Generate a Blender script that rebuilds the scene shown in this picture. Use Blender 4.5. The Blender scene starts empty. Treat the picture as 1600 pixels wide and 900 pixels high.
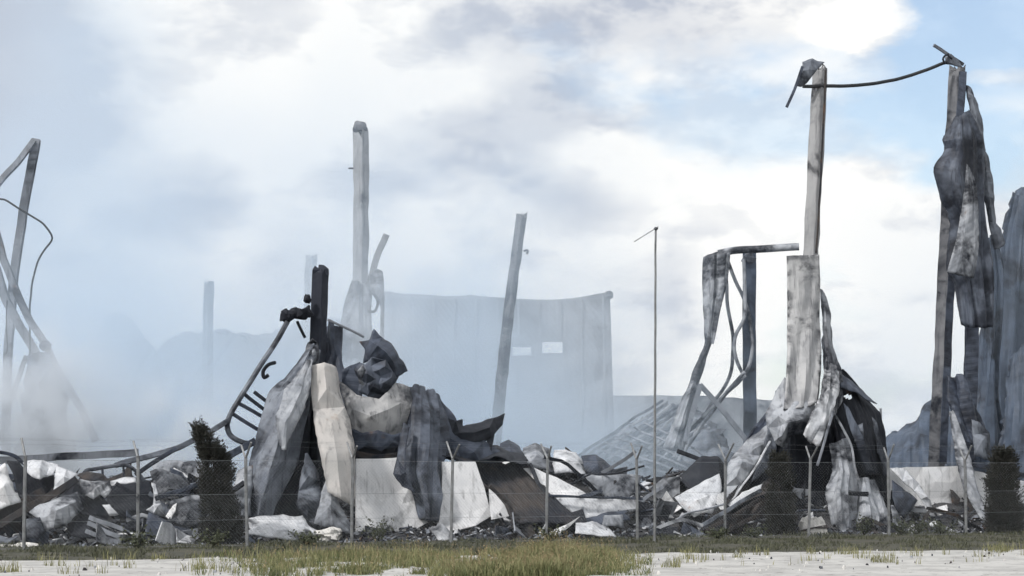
import bpy, bmesh, math, random
import numpy as np
from mathutils import Vector, Matrix, noise as mn

# ------------------------------------------------------------------ camera, sky, sun, exposure
sc = bpy.context.scene
C = sc.collection
R = math.radians
F, HOR, EYE = 3400.0, 741.0, 1.6          # focal length in photo pixels, horizon row, eye height (m)

cd = bpy.data.cameras.new("camera"); cam = bpy.data.objects.new("camera", cd); C.objects.link(cam)
cam.location = (0, 0, EYE); cam.rotation_euler = (R(90), 0, 0)
cd.sensor_width = 36; cd.lens = 36 * F / 1600; cd.shift_y = (HOR - 450) / 1600
cd.clip_start = 0.5; cd.clip_end = 9000
sc.camera = cam

SUN_EL, SUN_AZ = 44, -131                 # azimuth measured from +Y (view direction) towards +X
w = bpy.data.worlds.new("World"); sc.world = w; w.use_nodes = True
w.cycles.sampling_method = 'MANUAL'; w.cycles.sample_map_resolution = 512
def build_sky():
    nt = w.node_tree; nt.nodes.clear(); N = nt.nodes.new; L = nt.links.new
    out = N("ShaderNodeOutputWorld"); mix = N("ShaderNodeMixShader")
    b1 = N("ShaderNodeBackground"); b2 = N("ShaderNodeBackground")
    sky = N("ShaderNodeTexSky"); sky.sky_type = 'NISHITA'; sky.sun_disc = False
    sky.sun_elevation = R(SUN_EL); sky.sun_rotation = R(SUN_AZ)
    sky.air_density = 1.0; sky.dust_density = 1.2; sky.ozone_density = 1.5
    L(sky.outputs[0], b1.inputs[0]); b1.inputs[1].default_value = 0.15
    b2.inputs[1].default_value = 1.03
    L(b1.outputs[0], mix.inputs[1]); L(b2.outputs[0], mix.inputs[2]); L(mix.outputs[0], out.inputs[0])
    tc = N("ShaderNodeTexCoord")
    def vm(op, a, b=None):
        n = N("ShaderNodeVectorMath"); n.operation = op
        for i, v in enumerate((a, b)):
            if v is None: continue
            if isinstance(v, (tuple, list)): n.inputs[i].default_value = v
            else: L(v, n.inputs[i])
        return n.outputs[1] if op in ('LENGTH',) else n.outputs[0]
    def m(op, a, b=0.0, clamp=False):
        n = N("ShaderNodeMath"); n.operation = op; n.use_clamp = clamp
        for i, v in enumerate((a, b)):
            if isinstance(v, (int, float)): n.inputs[i].default_value = v
            else: L(v, n.inputs[i])
        return n.outputs[0]
    def noise(vec, s, det, rough=.55, col=False):
        n = N("ShaderNodeTexNoise"); n.inputs['Scale'].default_value = s; n.inputs['Detail'].default_value = det
        n.inputs['Roughness'].default_value = rough; L(vec, n.inputs['Vector'])
        return n.outputs[1] if col else n.outputs[0]
    def ramp(x, lo, hi):
        n = N("ShaderNodeMapRange"); n.interpolation_type = 'SMOOTHSTEP'; L(x, n.inputs[0])
        n.inputs[1].default_value = lo; n.inputs[2].default_value = hi
        return n.outputs[0]
    d = tc.outputs['Generated']
    st = vm('MULTIPLY', d, (1, 1, 2.0))
    wn = vm('SUBTRACT', noise(st, 11, 6, .6, True), (.5, .5, .5))
    dw = vm('ADD', d, vm('MULTIPLY', wn, (.10, .10, .055)))
    def blob(px, py, rx, ry):
        c = Vector(((px - 800) / F, 1, (HOR - py) / F)).normalized()
        v = vm('MULTIPLY', vm('SUBTRACT', dw, tuple(c)), (F / rx, 6, F / ry))
        return ramp(vm('LENGTH', v), 1.08, .28)
    def total(start, lst):
        acc = start
        for px, py, rx, ry, k in lst:
            acc = m('ADD', acc, m('MULTIPLY', blob(px, py, rx, ry), k))
        return acc
    nA = noise(st, 17, 7, .6); nB = noise(vm('ADD', st, (3.1, 1.7, .4)), 7, 5, .5)
    g = m('MULTIPLY', m('ADD', ramp(nA, .46, .63), ramp(nB, .50, .68)), .5)
    g = total(g, [(20, 120, 220, 380, .95), (930, 45, 380, 75, .55), (820, 190, 190, 110, .65), (280, 300, 130, 75, .55),
                  (900, 320, 130, 50, .5), (1060, 390, 70, 70, .3), (440, 430, 110, 90, .42), (120, 440, 150, 110, .4),
                  (560, 40, 130, 60, -.3), (420, 190, 230, 110, -.35), (640, 130, 200, 60, -.3), (1300, 20, 110, 45, -.35),
                  (930, 240, 110, 50, -.5), (1180, 350, 320, 160, -.35), (700, 430, 160, 60, -.2)])
    g = m('MINIMUM', m('MAXIMUM', g, 0), 1)
    b = m('MULTIPLY', ramp(nB, .48, .30), .9)
    b = total(b, [(40, 250, 420, 560, -1.0), (500, 330, 620, 420, -.55), (1500, 80, 230, 190, .95), (1200, 190, 300, 80, .6), (1560, 260, 120, 90, .5), (1310, 25, 110, 40, -.6), (1380, 250, 400, 60, .25),
                  (420, 90, 110, 60, .25), (1560, 110, 90, 25, -.45), (1450, 430, 330, 190, -.6), (1300, 330, 250, 90, -.3)])
    b = m('MINIMUM', m('MAXIMUM', b, 0), 1)
    mc = N("ShaderNodeMix"); mc.data_type = 'RGBA'; L(g, mc.inputs[0])
    mc.inputs[6].default_value = (.95, .943, .92, 1); mc.inputs[7].default_value = (.46, .50, .585, 1)
    L(mc.outputs[2], b2.inputs[0])
    L(m('SUBTRACT', 1, m('MULTIPLY', b, .8)), mix.inputs[0])
build_sky()

sd = bpy.data.lights.new("sun", 'SUN'); sd.energy = 2.7; sd.angle = R(6); sd.color = (1, .965, .92)
sun = bpy.data.objects.new("sun", sd); C.objects.link(sun)
a, e = R(SUN_AZ), R(SUN_EL)
sun.rotation_euler = Vector((math.sin(a) * math.cos(e), math.cos(a) * math.cos(e), math.sin(e))).to_track_quat('Z', 'Y').to_euler()

vs = sc.view_settings
vs.view_transform = 'Standard'; vs.look = 'None'; vs.exposure = 0.12; vs.gamma = 1; vs.use_curve_mapping = False
sc.cycles.use_denoising = True; sc.cycles.max_bounces = 4; sc.cycles.adaptive_threshold = .04; sc.cycles.volume_bounces = 2; sc.cycles.volume_step_rate = 2.6
sc.cycles.transparent_max_bounces = 12; sc.cycles.volume_max_steps = 256

# ------------------------------------------------------------------ helpers
def yfence(px):
    k = (px - 800) / F
    return 45 + .45 * (10.1 + 45 * k) / (.893 - .45 * k)
def P(px, py, dy):
    """a place in the yard: dy under 30 = metres behind the fence line, otherwise metres from the camera"""
    Y = yfence(px) + dy if dy < 30 else dy
    return Vector(((px - 800) / F * Y, Y, max(-.12, EYE + (HOR - py) / F * Y)))

def tag(o, label=None, cat=None, group=None, kind=None):
    if cat and not kind: kind = "thing"
    for k, v in (("label", label), ("category", cat), ("group", group), ("kind", kind)):
        if v: o[k] = v
    return o
def thing(name, label, cat, loc=(0, 0, 0), group=None):
    o = bpy.data.objects.new(name, None); o.empty_display_size = .2; C.objects.link(o); o.location = loc
    return tag(o, label, cat, group)
def link(name, me, parent=None, loc=None):
    o = bpy.data.objects.new(name, me); C.objects.link(o)
    if parent: o.parent = parent
    if loc is not None: o.location = loc
    return o
def wloc(o):
    return Vector(o.location) + (wloc(o.parent) if o.parent else Vector((0, 0, 0)))
def meshobj(name, V, Fc, mats, parent=None, smooth=None, origin=None):
    """verts in world space; the object's origin goes to the middle of its base"""
    V = np.asarray([tuple(v) for v in V], float)
    if origin is None:
        origin = Vector(((V[:, 0].min() + V[:, 0].max()) / 2, (V[:, 1].min() + V[:, 1].max()) / 2, V[:, 2].min()))
    me = bpy.data.meshes.new(name); me.from_pydata((V - np.array(origin)).tolist(), [], [tuple(f) for f in Fc])
    for m_ in (mats if isinstance(mats, (list, tuple)) else [mats]): me.materials.append(m_)
    if smooth is not None:
        me.polygons.foreach_set("use_smooth", [True] * len(me.polygons)); me.set_sharp_from_angle(angle=R(smooth))
    me.update()
    loc = Vector(origin) - (wloc(parent) if parent else Vector((0, 0, 0)))
    return link(name, me, parent, loc)

def resample(pts, n, lin=False):
    pts = [Vector(p) for p in pts]
    if len(pts) == 1: return [pts[0].copy() for _ in range(n)]
    cum = [0]
    for a_, b_ in zip(pts, pts[1:]): cum.append(cum[-1] + max(1e-4, (b_ - a_).length))
    out = []
    for i in range(n):
        s = cum[-1] * i / (n - 1); k = 0
        while k < len(pts) - 2 and s > cum[k + 1]: k += 1
        t = (s - cum[k]) / (cum[k + 1] - cum[k])
        p1, p2 = pts[k], pts[k + 1]
        if lin is True or len(pts) == 2: out.append(p1.lerp(p2, t)); continue
        kl = lin if lin else 0.0; lp = p1.lerp(p2, t)
        p0 = pts[k - 1] if k else p1 * 2 - p2; p3 = pts[k + 2] if k + 2 < len(pts) else p2 * 2 - p1
        out.append(lp.lerp(.5 * ((2 * p1) + (p2 - p0) * t + (2 * p0 - 5 * p1 + 4 * p2 - p3) * t * t + (3 * p1 - p0 - 3 * p2 + p3) * t ** 3), 1 - kl))
    return out

def tri(x): return abs((x % 1.0) * 2 - 1) * 2 - 1

def sheet_mesh(rows, amp=.06, pleat=None, thick=.02, rag=.04, seed=1, corr=None, lin=.75, cell=.07, holes=(), nmax=56, bend=0):
    """a torn, creased sheet lofted through rows of points"""
    rnd = random.Random(seed)
    Wd = max(sum((b_ - a_).length for a_, b_ in zip(r, r[1:])) for r in rows)
    Hd = sum((rows[i + 1][len(rows[i + 1]) // 2] - rows[i][len(rows[i]) // 2]).length for i in range(len(rows) - 1))
    nu = int(min(nmax, max(9, Wd / cell))); nv = int(min(nmax, max(9, Hd / cell)))
    g = [resample(r, nu, lin) for r in rows]
    cols = [resample([g[i][j] for i in range(len(g))], nv, lin) for j in range(nu)]
    G = np.array([[tuple(cols[j][i]) for j in range(nu)] for i in range(nv)])
    cen = G.mean(axis=(0, 1))
    # ragged rim
    if rag:
        for i in range(nv):
            for j in range(nu):
                e_ = min(i, j, nv - 1 - i, nu - 1 - j)
                if e_ <= 1:
                    p = Vector(G[i, j]); k = .6 * mn.noise(p * 2.3 + Vector((seed, 0, 0))) + .8 * mn.noise(p * 4.5 + Vector((0, seed, 0))) + rnd.uniform(-.22, .22)
                    dv = cen - G[i, j]; dv /= (np.linalg.norm(dv) + 1e-6)
                    G[i, j] += dv * rag * k * (1 if e_ == 0 else .5) * 1.6
    du = np.gradient(G, axis=1); dv = np.gradient(G, axis=0)
    Nn = np.cross(du, dv); Nn /= (np.linalg.norm(Nn, axis=2, keepdims=True) + 1e-9)
    if Nn[..., 1].mean() > 0: Nn = -Nn; flip = True
    else: flip = False
    along = rnd.random() < (.85 if Hd > .7 * Wd else .5)
    th0, L0, L1 = (0, Wd, Hd) if along else (math.pi / 2, Hd, Wd)
    folds = [(th0 + rnd.gauss(0, .16), min(1.8, rnd.uniform(1.0, 2.4) / L0), rnd.random(), rnd.uniform(.7, 1.1)) for _ in range(3)]
    folds += [(th0 + rnd.gauss(0, .3), min(3.2, rnd.uniform(3.2, 6) / L0), rnd.random(), rnd.uniform(.1, .22)) for _ in range(3)]
    folds += [(th0 + math.pi / 2 + rnd.gauss(0, .5), rnd.uniform(.6, 1.3) / L1, rnd.random(), rnd.uniform(.4, .8)) for _ in range(2)]
    if corr is None and seed % 4 == 0: corr = (rnd.uniform(3.4, 4.6), .012)
    D = np.zeros((nv, nu))
    for i in range(nv):
        for j in range(nu):
            u, v = j / (nu - 1) * Wd, i / (nv - 1) * Hd
            q = Vector((u * .9, v * .7, seed * 3.7)); q2 = Vector((u / L0, v / L1 * 1.3, seed * 1.7)); wu = u + .22 * Wd * mn.noise(q2); wv = v + .22 * Hd * mn.noise(q2 + Vector((9, 4, 2)))
            d = 0
            for th, f, ph, am in folds: d += am * tri((wu * math.cos(th) + wv * math.sin(th)) * f + ph)
            d = amp * (.6 * d + .08 * mn.noise(q * 2.1))
            if pleat:
                k, pa = pleat; d += pa * (.45 * math.sin(2 * math.pi * (k * j / (nu - 1) + .35 * mn.noise(q * 1.3))) + .7 * tri(k * 1.4 * j / (nu - 1) + .4 * mn.noise(q * .8)) + .25 * tri(k * 3.3 * j / (nu - 1) + .4 * mn.noise(q))) * (.35 + .65 * i / (nv - 1))
            if corr: d += corr[1] * tri(u * corr[0])
            if bend: d += bend * (j / (nu - 1) - .5) ** 2
            D[i, j] = d
    G = G + Nn * D[..., None]
    G[..., 2] = np.maximum(G[..., 2], -.12)
    V = G.reshape(-1, 3); Fc = []
    for i in range(nv - 1):
        for j in range(nu - 1):
            q = [i * nu + j, (i + 1) * nu + j, (i + 1) * nu + j + 1, i * nu + j + 1]
            if holes:
                c = V[q].mean(axis=0)
                px, py = 800 + F * c[0] / c[1], HOR - F * (c[2] - EYE) / c[1]
                if any(((px - hx) / ra) ** 2 + ((py - hy) / rb) ** 2 < 1 for hx, hy, ra, rb in holes): continue
            Fc.append(q if flip else q[::-1])
    global RIM
    RIM = [max(0.0, 1 - min(i, j, nv - 1 - i, nu - 1 - j) * cell / .22) for i in range(nv) for j in range(nu)]
    return V, Fc

def facet_mesh(rows, amp=.06, rag=.03, seed=1, density=.075, axis_local=False, holes=(), rim=None, inner=None, stretch=1.0):
    """a torn sheet of hard creased planes: outline from the rows' rim, creases between scattered points"""
    rnd = random.Random(seed * 7 + 1)
    if rim is None: rim = list(rows[0]) + [r[-1] for r in rows[1:-1]] + list(rows[-1])[::-1] + [r[0] for r in rows[1:-1]][::-1]
    if inner is None: inner = [p for r in rows[1:-1] for p in r[1:-1]] if rows else []
    def to2(p): return Vector((p.x, p.z)) if axis_local else Vector((p.x / p.y, (p.z - EYE) / p.y))
    def to3(q, y): return Vector((q.x, y, q.y)) if axis_local else Vector((q.x * y, y, EYE + q.y * y))
    sc_ = 1.0 if axis_local else sum(p.y for p in rim) / len(rim)
    ctrl = [(to2(p), p.y) for p in rim + inner]
    def depth(q):
        wsum = ysum = 0
        for c, y in ctrl:
            wt = 1 / (((c - q).length * sc_) ** 2 + .01); wsum += wt; ysum += wt * y
        return ysum / wsum
    b2, yy = [], []
    n = len(rim)
    for i in range(n):
        a_, c_ = rim[i], rim[(i + 1) % n]; qa, qc = to2(a_), to2(c_); l_ = (qc - qa).length * sc_
        if l_ < .02: continue
        k = max(1, int(l_ / .28)); nrm = Vector((-(qc - qa).y, (qc - qa).x)).normalized() / sc_
        for j in range(k):
            t = j / k + (rnd.uniform(-.3, .3) / k if j else 0)
            q = qa.lerp(qc, t) + (nrm * rnd.uniform(-1, 1) * rag if j else nrm * rnd.uniform(-.3, .3) * rag)
            b2.append(q); yy.append(a_.y + (c_.y - a_.y) * t + rnd.uniform(-1, 1) * amp * .7)
    nb = len(b2); edges = [(i, (i + 1) % nb) for i in range(nb)]
    def inside(q):
        c = False; j = nb - 1
        for i in range(nb):
            if (b2[i].y > q.y) != (b2[j].y > q.y) and q.x < (b2[j].x - b2[i].x) * (q.y - b2[i].y) / (b2[j].y - b2[i].y) + b2[i].x: c = not c
            j = i
        return c
    pts, py_ = list(b2), list(yy)
    for p in inner: pts.append(to2(p)); py_.append(p.y + rnd.uniform(-1, 1) * amp * .6)
    lo = Vector((min(p.x for p in b2), min(p.y for p in b2))); hi = Vector((max(p.x for p in b2), max(p.y for p in b2)))
    area = (hi.x - lo.x) * (hi.y - lo.y) * sc_ * sc_
    gap = max(.06, math.sqrt(density * 1.5)) / sc_
    for _ in range(int(min(900, area / density * 3))):
        q = Vector((rnd.uniform(lo.x, hi.x), rnd.uniform(lo.y, hi.y)))
        if inside(q) and all(math.hypot(q.x - o_.x, (q.y - o_.y) * stretch) > gap for o_ in pts): pts.append(q); py_.append(depth(q) + rnd.gauss(0, 1) * amp * .8)
    from mathutils.geometry import delaunay_2d_cdt
    k = 1000.0 / max(1e-6, (hi - lo).length)
    vo, eo, fo, ov, oe, of = delaunay_2d_cdt([p * k for p in pts], edges, [], 1, 1e-4)
    V = []
    for i, v in enumerate(vo):
        q = Vector(v) / k; V.append(to3(q, py_[ov[i][0]] if ov[i] else depth(q)))
    out = []
    for f in fo:
        a_, b_, c_ = (V[x] for x in f[:3])
        if holes:
            c = sum((V[x] for x in f), Vector()) / len(f); px, py = 800 + F * c.x / c.y, HOR - F * (c.z - EYE) / c.y
            if any(((px - hx) / ra) ** 2 + ((py - hy) / rb) ** 2 < 1 for hx, hy, ra, rb in holes): continue
        out.append(tuple(f) if (b_ - a_).cross(c_ - a_).y < 0 else tuple(f)[::-1])
    return [Vector((v.x, v.y, max(v.z, -.12))) if not axis_local else v for v in V], out

def fold_soft(o, seed, dent=.022, cuts=2):
    """split the creased planes finely and dent them, so that big folds stay sharp and the planes are uneven"""
    rnd = random.Random(seed); bm = bmesh.new(); bm.from_mesh(o.data)
    for _ in range(cuts): bmesh.ops.subdivide_edges(bm, edges=bm.edges[:], cuts=1, use_grid_fill=True)
    bmesh.ops.triangulate(bm, faces=[f for f in bm.faces if len(f.verts) > 4])
    bm.normal_update(); off = Vector((seed * 1.37, seed * .71, 0)); org = Vector(o.location)
    th = rnd.uniform(-.7, .7); fr = rnd.uniform(1.6, 3.2)
    new = {}
    for v in bm.verts:
        p = v.co * 1.0; q = p + off
        d = dent * (mn.noise(q * 2.2) + .6 * mn.noise(q * 5.5)) + dent * .55 * tri((p.x * math.cos(th) + p.z * math.sin(th)) * fr + .8 * mn.noise(q * .8))
        new[v] = v.normal * d
        if v.is_boundary: new[v] += Vector((mn.noise(q * 7), 0, mn.noise(q * 7 + Vector((5, 5, 5))))) * .02
    if dent > .001:
        for v, d in new.items(): v.co += d
    bm.to_mesh(o.data); bm.free(); me = o.data
    me.polygons.foreach_set("use_smooth", [True] * len(me.polygons)); me.set_sharp_from_angle(angle=R(20))

SEED = [10]
def sheet(name, label, rows, mat, cat="metal sheet", parent=None, group=None, thick=.02, back=None, smooth=17, **kw):
    SEED[0] += 1
    rows = [[P(*p) for p in r] for r in rows]
    fa = kw.pop('facet', None)
    if fa is None:
        allp = [p for r in rows for p in r]; ext = max(max(p[k] for p in allp) - min(p[k] for p in allp) for k in (0, 2))
        fa = kw.get('pleat') is None and kw.get('corr') is None and not kw.get('holes') and rows[0][0].y < 64 and (ext < 1.9 or mat is M['clean'])
    if fa:
        V, Fc = facet_mesh(rows, kw.get('amp', .06) * .62, kw.get('rag', .04) * .8, SEED[0], density=.09); smooth = None
    else: V, Fc = sheet_mesh(rows, seed=SEED[0], **kw)
    back = back or M['soot']
    o = meshobj(name, V, Fc, [mat, back], parent, smooth)
    if fa and mat is not M['clean']: fold_soft(o, SEED[0], .02)
    if not fa:
        at = o.data.attributes.new('char_edge', 'FLOAT', 'POINT'); at.data.foreach_set('value', RIM)
    s = o.modifiers.new("thickness", 'SOLIDIFY'); s.thickness = thick; s.offset = 0; s.material_offset = 1; s.material_offset_rim = 0
    if not parent: tag(o, label, cat, group)
    elif label: o["label"] = label
    return o

def shard(name, label, outline, mat, cat="metal sheet", inner=(), amp=.05, rag=.03, density=.09, stretch=1.0, back=None, thick=.02, group=None):
    """a creased sheet cut to an outline of (x, y, depth) points, with crease points inside it"""
    SEED[0] += 1
    V, Fc = facet_mesh(None, amp, rag, SEED[0], density, rim=[P(*p) for p in outline], inner=[P(*p) for p in inner], stretch=stretch)
    o = meshobj(name, V, Fc, [mat, back or M['soot']])
    fold_soft(o, SEED[0])
    s = o.modifiers.new("thickness", 'SOLIDIFY'); s.thickness = thick; s.offset = 0; s.material_offset = 1; s.material_offset_rim = 0
    return tag(o, label, cat, group)

def sweep(pts, prof, twist=0, taper=None):
    """prof: list of (a, b) section points; swept along world points"""
    pts = [Vector(p) for p in pts]; V, Fc = [], []; n = len(prof)
    up = None
    for i, p in enumerate(pts):
        t = (pts[min(i + 1, len(pts) - 1)] - pts[max(i - 1, 0)]).normalized()
        if up is None:
            ref = Vector((0, -1, 0)) if abs(t.y) < .9 else Vector((0, 0, 1))
            up = (ref - t * ref.dot(t)).normalized()
        else: up = (up - t * up.dot(t)).normalized()
        sd_ = t.cross(up); k = 1 if taper is None else 1 + (taper - 1) * i / (len(pts) - 1)
        tw = twist * i / max(1, len(pts) - 1); ca, sa = math.cos(tw), math.sin(tw)
        for a_, b_ in prof: V.append(p + sd_ * (a_ * ca - b_ * sa) * k + up * (a_ * sa + b_ * ca) * k)
    for i in range(len(pts) - 1):
        for j in range(n):
            k = (j + 1) % n; Fc.append((i * n + j, i * n + k, (i + 1) * n + k, (i + 1) * n + j))
    Fc.append(tuple(range(n))[::-1]); Fc.append(tuple((len(pts) - 1) * n + j for j in range(n)))
    return V, Fc
def circ(r, n=7): return [(r * math.cos(2 * math.pi * i / n), r * math.sin(2 * math.pi * i / n)) for i in range(n)]
def rect(a_, b_, c=.012):
    a_, b_ = a_ / 2, b_ / 2; c = min(c, a_ * .4, b_ * .4)
    return [(-a_ + c, -b_), (a_ - c, -b_), (a_, -b_ + c), (a_, b_ - c), (a_ - c, b_), (-a_ + c, b_), (-a_, b_ - c), (-a_, -b_ + c)]
def ibeam(a_, b_, t=.02):
    a_, b_ = a_ / 2, b_ / 2; h = t / 2
    return [(-a_, -b_), (a_, -b_), (a_, -b_ + t), (h, -b_ + t), (h, b_ - t), (a_, b_ - t), (a_, b_), (-a_, b_), (-a_, b_ - t), (-h, b_ - t), (-h, -b_ + t), (-a_, -b_ + t)]
def wobble(pts, amp, seed):
    return [p + Vector([mn.noise(p * 1.7 + Vector((seed, k * 5.3, 0))) for k in range(3)]) * amp for p in pts]
def bar(name, label, pts, prof, mat, cat="steel bar", parent=None, n=None, lin=False, wob=.02, group=None, smooth=40, twist=0, taper=None, raw=False):
    SEED[0] += 1
    pts = list(pts) if raw else [P(*p) for p in pts]
    pts = resample(pts, n or max(6, 6 * len(pts)), lin)
    if wob: pts = wobble(pts, wob, SEED[0])
    V, Fc = sweep(pts, prof, twist, taper)
    o = meshobj(name, V, Fc, mat, parent, smooth)
    if not parent: tag(o, label, cat, group)
    return o

def lump(center, rx, ry, rz, seed, amp=.35, n=12):
    """a rough knobbly mass, as verts and faces"""
    V, Fc = [], []
    m_ = n * 2
    for i in range(n + 1):
        th = math.pi * i / n
        for j in range(m_):
            ph = 2 * math.pi * j / m_
            d = Vector((math.sin(th) * math.cos(ph), math.sin(th) * math.sin(ph), math.cos(th)))
            k = 1 + amp * mn.noise(d * 1.6 + Vector((seed, 0, 0))) + amp * .7 * mn.noise(d * 4 + Vector((0, seed, 0)))
            V.append(Vector(center) + Vector((d.x * rx, d.y * ry, d.z * rz)) * k)
    for i in range(n):
        for j in range(m_):
            k = (j + 1) % m_; Fc.append((i * m_ + j, (i + 1) * m_ + j, (i + 1) * m_ + k, i * m_ + k))
    return V, Fc

# ------------------------------------------------------------------ materials
def newmat(name):
    m_ = bpy.data.materials.new(name); m_.use_nodes = True; nt = m_.node_tree
    return m_, nt, nt.nodes["Principled BSDF"], nt.nodes.new, nt.links.new
def col(c): return (c[0], c[1], c[2], 1)
def burnt(name, base, second, soot=.5, rust=.15, sootc=(.013, .016, .024), rustc=(.13, .075, .045), scale=1.0, rough=.55, metal=0.0, bump=.25, streak=.5, ribs=.2):
    """painted or bare metal with soot patches, run-down streaks, rust bloom and fine relief"""
    m_, nt, B, N, L = newmat(name)
    tc = N("ShaderNodeTexCoord"); oi = N("ShaderNodeObjectInfo")
    add = N("ShaderNodeVectorMath"); add.operation = 'ADD'
    sc_ = N("ShaderNodeVectorMath"); sc_.operation = 'SCALE'; sc_.inputs[0].default_value = (37, 21, 13)
    L(oi.outputs['Random'], sc_.inputs['Scale']); L(tc.outputs['Object'], add.inputs[0]); L(sc_.outputs[0], add.inputs[1])
    vec = add.outputs[0]
    def nz(s, det, rough_=.6, stretch=None, dist=0):
        n = N("ShaderNodeTexNoise"); n.inputs['Scale'].default_value = s * scale; n.inputs['Detail'].default_value = det
        n.inputs['Roughness'].default_value = rough_; n.inputs['Distortion'].default_value = dist
        v = vec
        if stretch:
            mp = N("ShaderNodeVectorMath"); mp.operation = 'MULTIPLY'; mp.inputs[1].default_value = stretch; L(vec, mp.inputs[0]); v = mp.outputs[0]
        L(v, n.inputs['Vector']); return n.outputs[0]
    def rp(x, lo, hi):
        n = N("ShaderNodeMapRange"); n.interpolation_type = 'SMOOTHSTEP'; L(x, n.inputs[0]); n.inputs[1].default_value = lo; n.inputs[2].default_value = hi
        return n.outputs[0]
    def mx(f, a_, b_):
        n = N("ShaderNodeMix"); n.data_type = 'RGBA'
        if isinstance(f, float): n.inputs[0].default_value = f
        else: L(f, n.inputs[0])
        for i, v in ((6, a_), (7, b_)):
            if isinstance(v, tuple): n.inputs[i].default_value = col(v)
            else: L(v, n.inputs[i])
        return n.outputs[2]
    big = nz(.75, 4, .62, dist=.6); fine = nz(7, 4, .7); strk = nz(2.2, 3, .65, (3.2, 3.2, .28))
    c = mx(rp(nz(1.6, 3), .38, .66), base, second)
    c = mx(rp(nz(1.3, 4, .65), .72 - .35 * rust, .86 - .25 * rust), c, rustc)
    s1 = rp(big, .71 - .46 * soot, .87 - .46 * soot)
    k = N("ShaderNodeMath"); k.operation = 'MULTIPLY'; L(rp(strk, .50, .74), k.inputs[0]); k.inputs[1].default_value = streak
    mxx = N("ShaderNodeMath"); mxx.operation = 'MAXIMUM'; L(s1, mxx.inputs[0]); L(k.outputs[0], mxx.inputs[1])
    at = N('ShaderNodeAttribute'); at.attribute_name = 'char_edge'
    e1 = N('ShaderNodeMath'); e1.operation = 'MULTIPLY'; L(at.outputs['Fac'], e1.inputs[0]); L(rp(nz(2.6, 3), .42, .62), e1.inputs[1])
    e2 = N('ShaderNodeMath'); e2.operation = 'MAXIMUM'; L(e1.outputs[0], e2.inputs[0]); L(mxx.outputs[0], e2.inputs[1]); mxx = e2
    fm = N("ShaderNodeMath"); fm.operation = 'MULTIPLY_ADD'; L(fine, fm.inputs[0]); fm.inputs[1].default_value = 1.1; fm.inputs[2].default_value = .35
    ss = N("ShaderNodeMath"); ss.operation = 'MULTIPLY'; ss.use_clamp = True; L(mxx.outputs[0], ss.inputs[0]); L(fm.outputs[0], ss.inputs[1])
    c = mx(ss.outputs[0], c, sootc)
    L(c, B.inputs['Base Color'])
    rr = N("ShaderNodeMapRange"); L(fine, rr.inputs[0]); rr.inputs[3].default_value = rough - .15; rr.inputs[4].default_value = min(1, rough + .25); L(rr.outputs[0], B.inputs['Roughness'])
    B.inputs['Metallic'].default_value = metal; B.inputs['Specular IOR Level'].default_value = .3
    bp = N("ShaderNodeBump"); bp.inputs['Strength'].default_value = bump; bp.inputs['Distance'].default_value = .03
    ad = N("ShaderNodeMath"); ad.operation = 'ADD'; L(fine, ad.inputs[0]); L(strk, ad.inputs[1]); L(ad.outputs[0], bp.inputs['Height'])
    if ribs:
        vr = N('ShaderNodeVectorRotate'); vr.rotation_type = 'Y_AXIS'; L(tc.outputs['Object'], vr.inputs['Vector'])
        an = N('ShaderNodeMath'); an.operation = 'MULTIPLY'; L(oi.outputs['Random'], an.inputs[0]); an.inputs[1].default_value = 3.0; L(an.outputs[0], vr.inputs['Angle'])
        wv = N('ShaderNodeTexWave'); wv.wave_profile = 'TRI'; wv.inputs['Scale'].default_value = 1.6; wv.inputs['Distortion'].default_value = .8; wv.inputs['Detail'].default_value = 1; wv.inputs['Detail Scale'].default_value = .5; L(vr.outputs[0], wv.inputs['Vector'])
        b2_ = N('ShaderNodeBump'); b2_.inputs['Strength'].default_value = ribs; b2_.inputs['Distance'].default_value = .05; L(rp(wv.outputs['Fac'], .25, .6), b2_.inputs['Height']); L(b2_.outputs[0], bp.inputs['Normal'])
    L(bp.outputs[0], B.inputs['Normal'])
    return m_
M = {}
M['white'] = burnt('white_cladding', (.585, .60, .63), (.44, .46, .495), .5, .15, streak=.5)
M['clean'] = burnt('white_panel', (.75, .755, .77), (.65, .66, .68), .36, .12, streak=.48, bump=.14, ribs=0)
M['pale'] = burnt('pale_cladding', (.385, .405, .44), (.25, .268, .30), .62, .18, streak=.65)
M['tan'] = burnt('scorched_tan', (.49, .47, .455), (.40, .392, .385), .36, .3, rustc=(.34, .275, .22), streak=.5, ribs=0)
M['grey'] = burnt('smoked_grey', (.20, .222, .26), (.115, .13, .16), .62, .15, streak=.65)
M['steel'] = burnt('bare_steel', (.27, .29, .33), (.18, .195, .22), .45, .25, rough=.42, metal=.35, ribs=0)
M['dark'] = burnt('dark_sheet', (.062, .076, .108), (.022, .027, .04), .5, .12, streak=.5)
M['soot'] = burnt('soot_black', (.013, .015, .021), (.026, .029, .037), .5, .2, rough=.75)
M['brown'] = burnt('burnt_brown', (.05, .042, .039), (.028, .027, .029), .5, .4, rough=.7)
M['conc'] = burnt('column_concrete', (.35, .355, .365), (.27, .275, .285), .44, .1, rough=.85, streak=.6, ribs=0)
M['concd'] = burnt('smoked_concrete', (.20, .205, .22), (.12, .125, .14), .6, .1, rough=.85, ribs=0)
M['char'] = burnt('charred_column', (.018, .022, .034), (.03, .035, .048), .5, .05, rough=.7, ribs=0)
M['navy'] = burnt('haze_blue_sheet', (.075, .10, .145), (.05, .066, .095), .45, .05, streak=.4, ribs=0)  # blue of the distant haze is put into this base colour
M['drape'] = burnt('drape_sheet', (.105, .123, .16), (.03, .036, .052), .58, .1, streak=.8, ribs=0)
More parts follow.
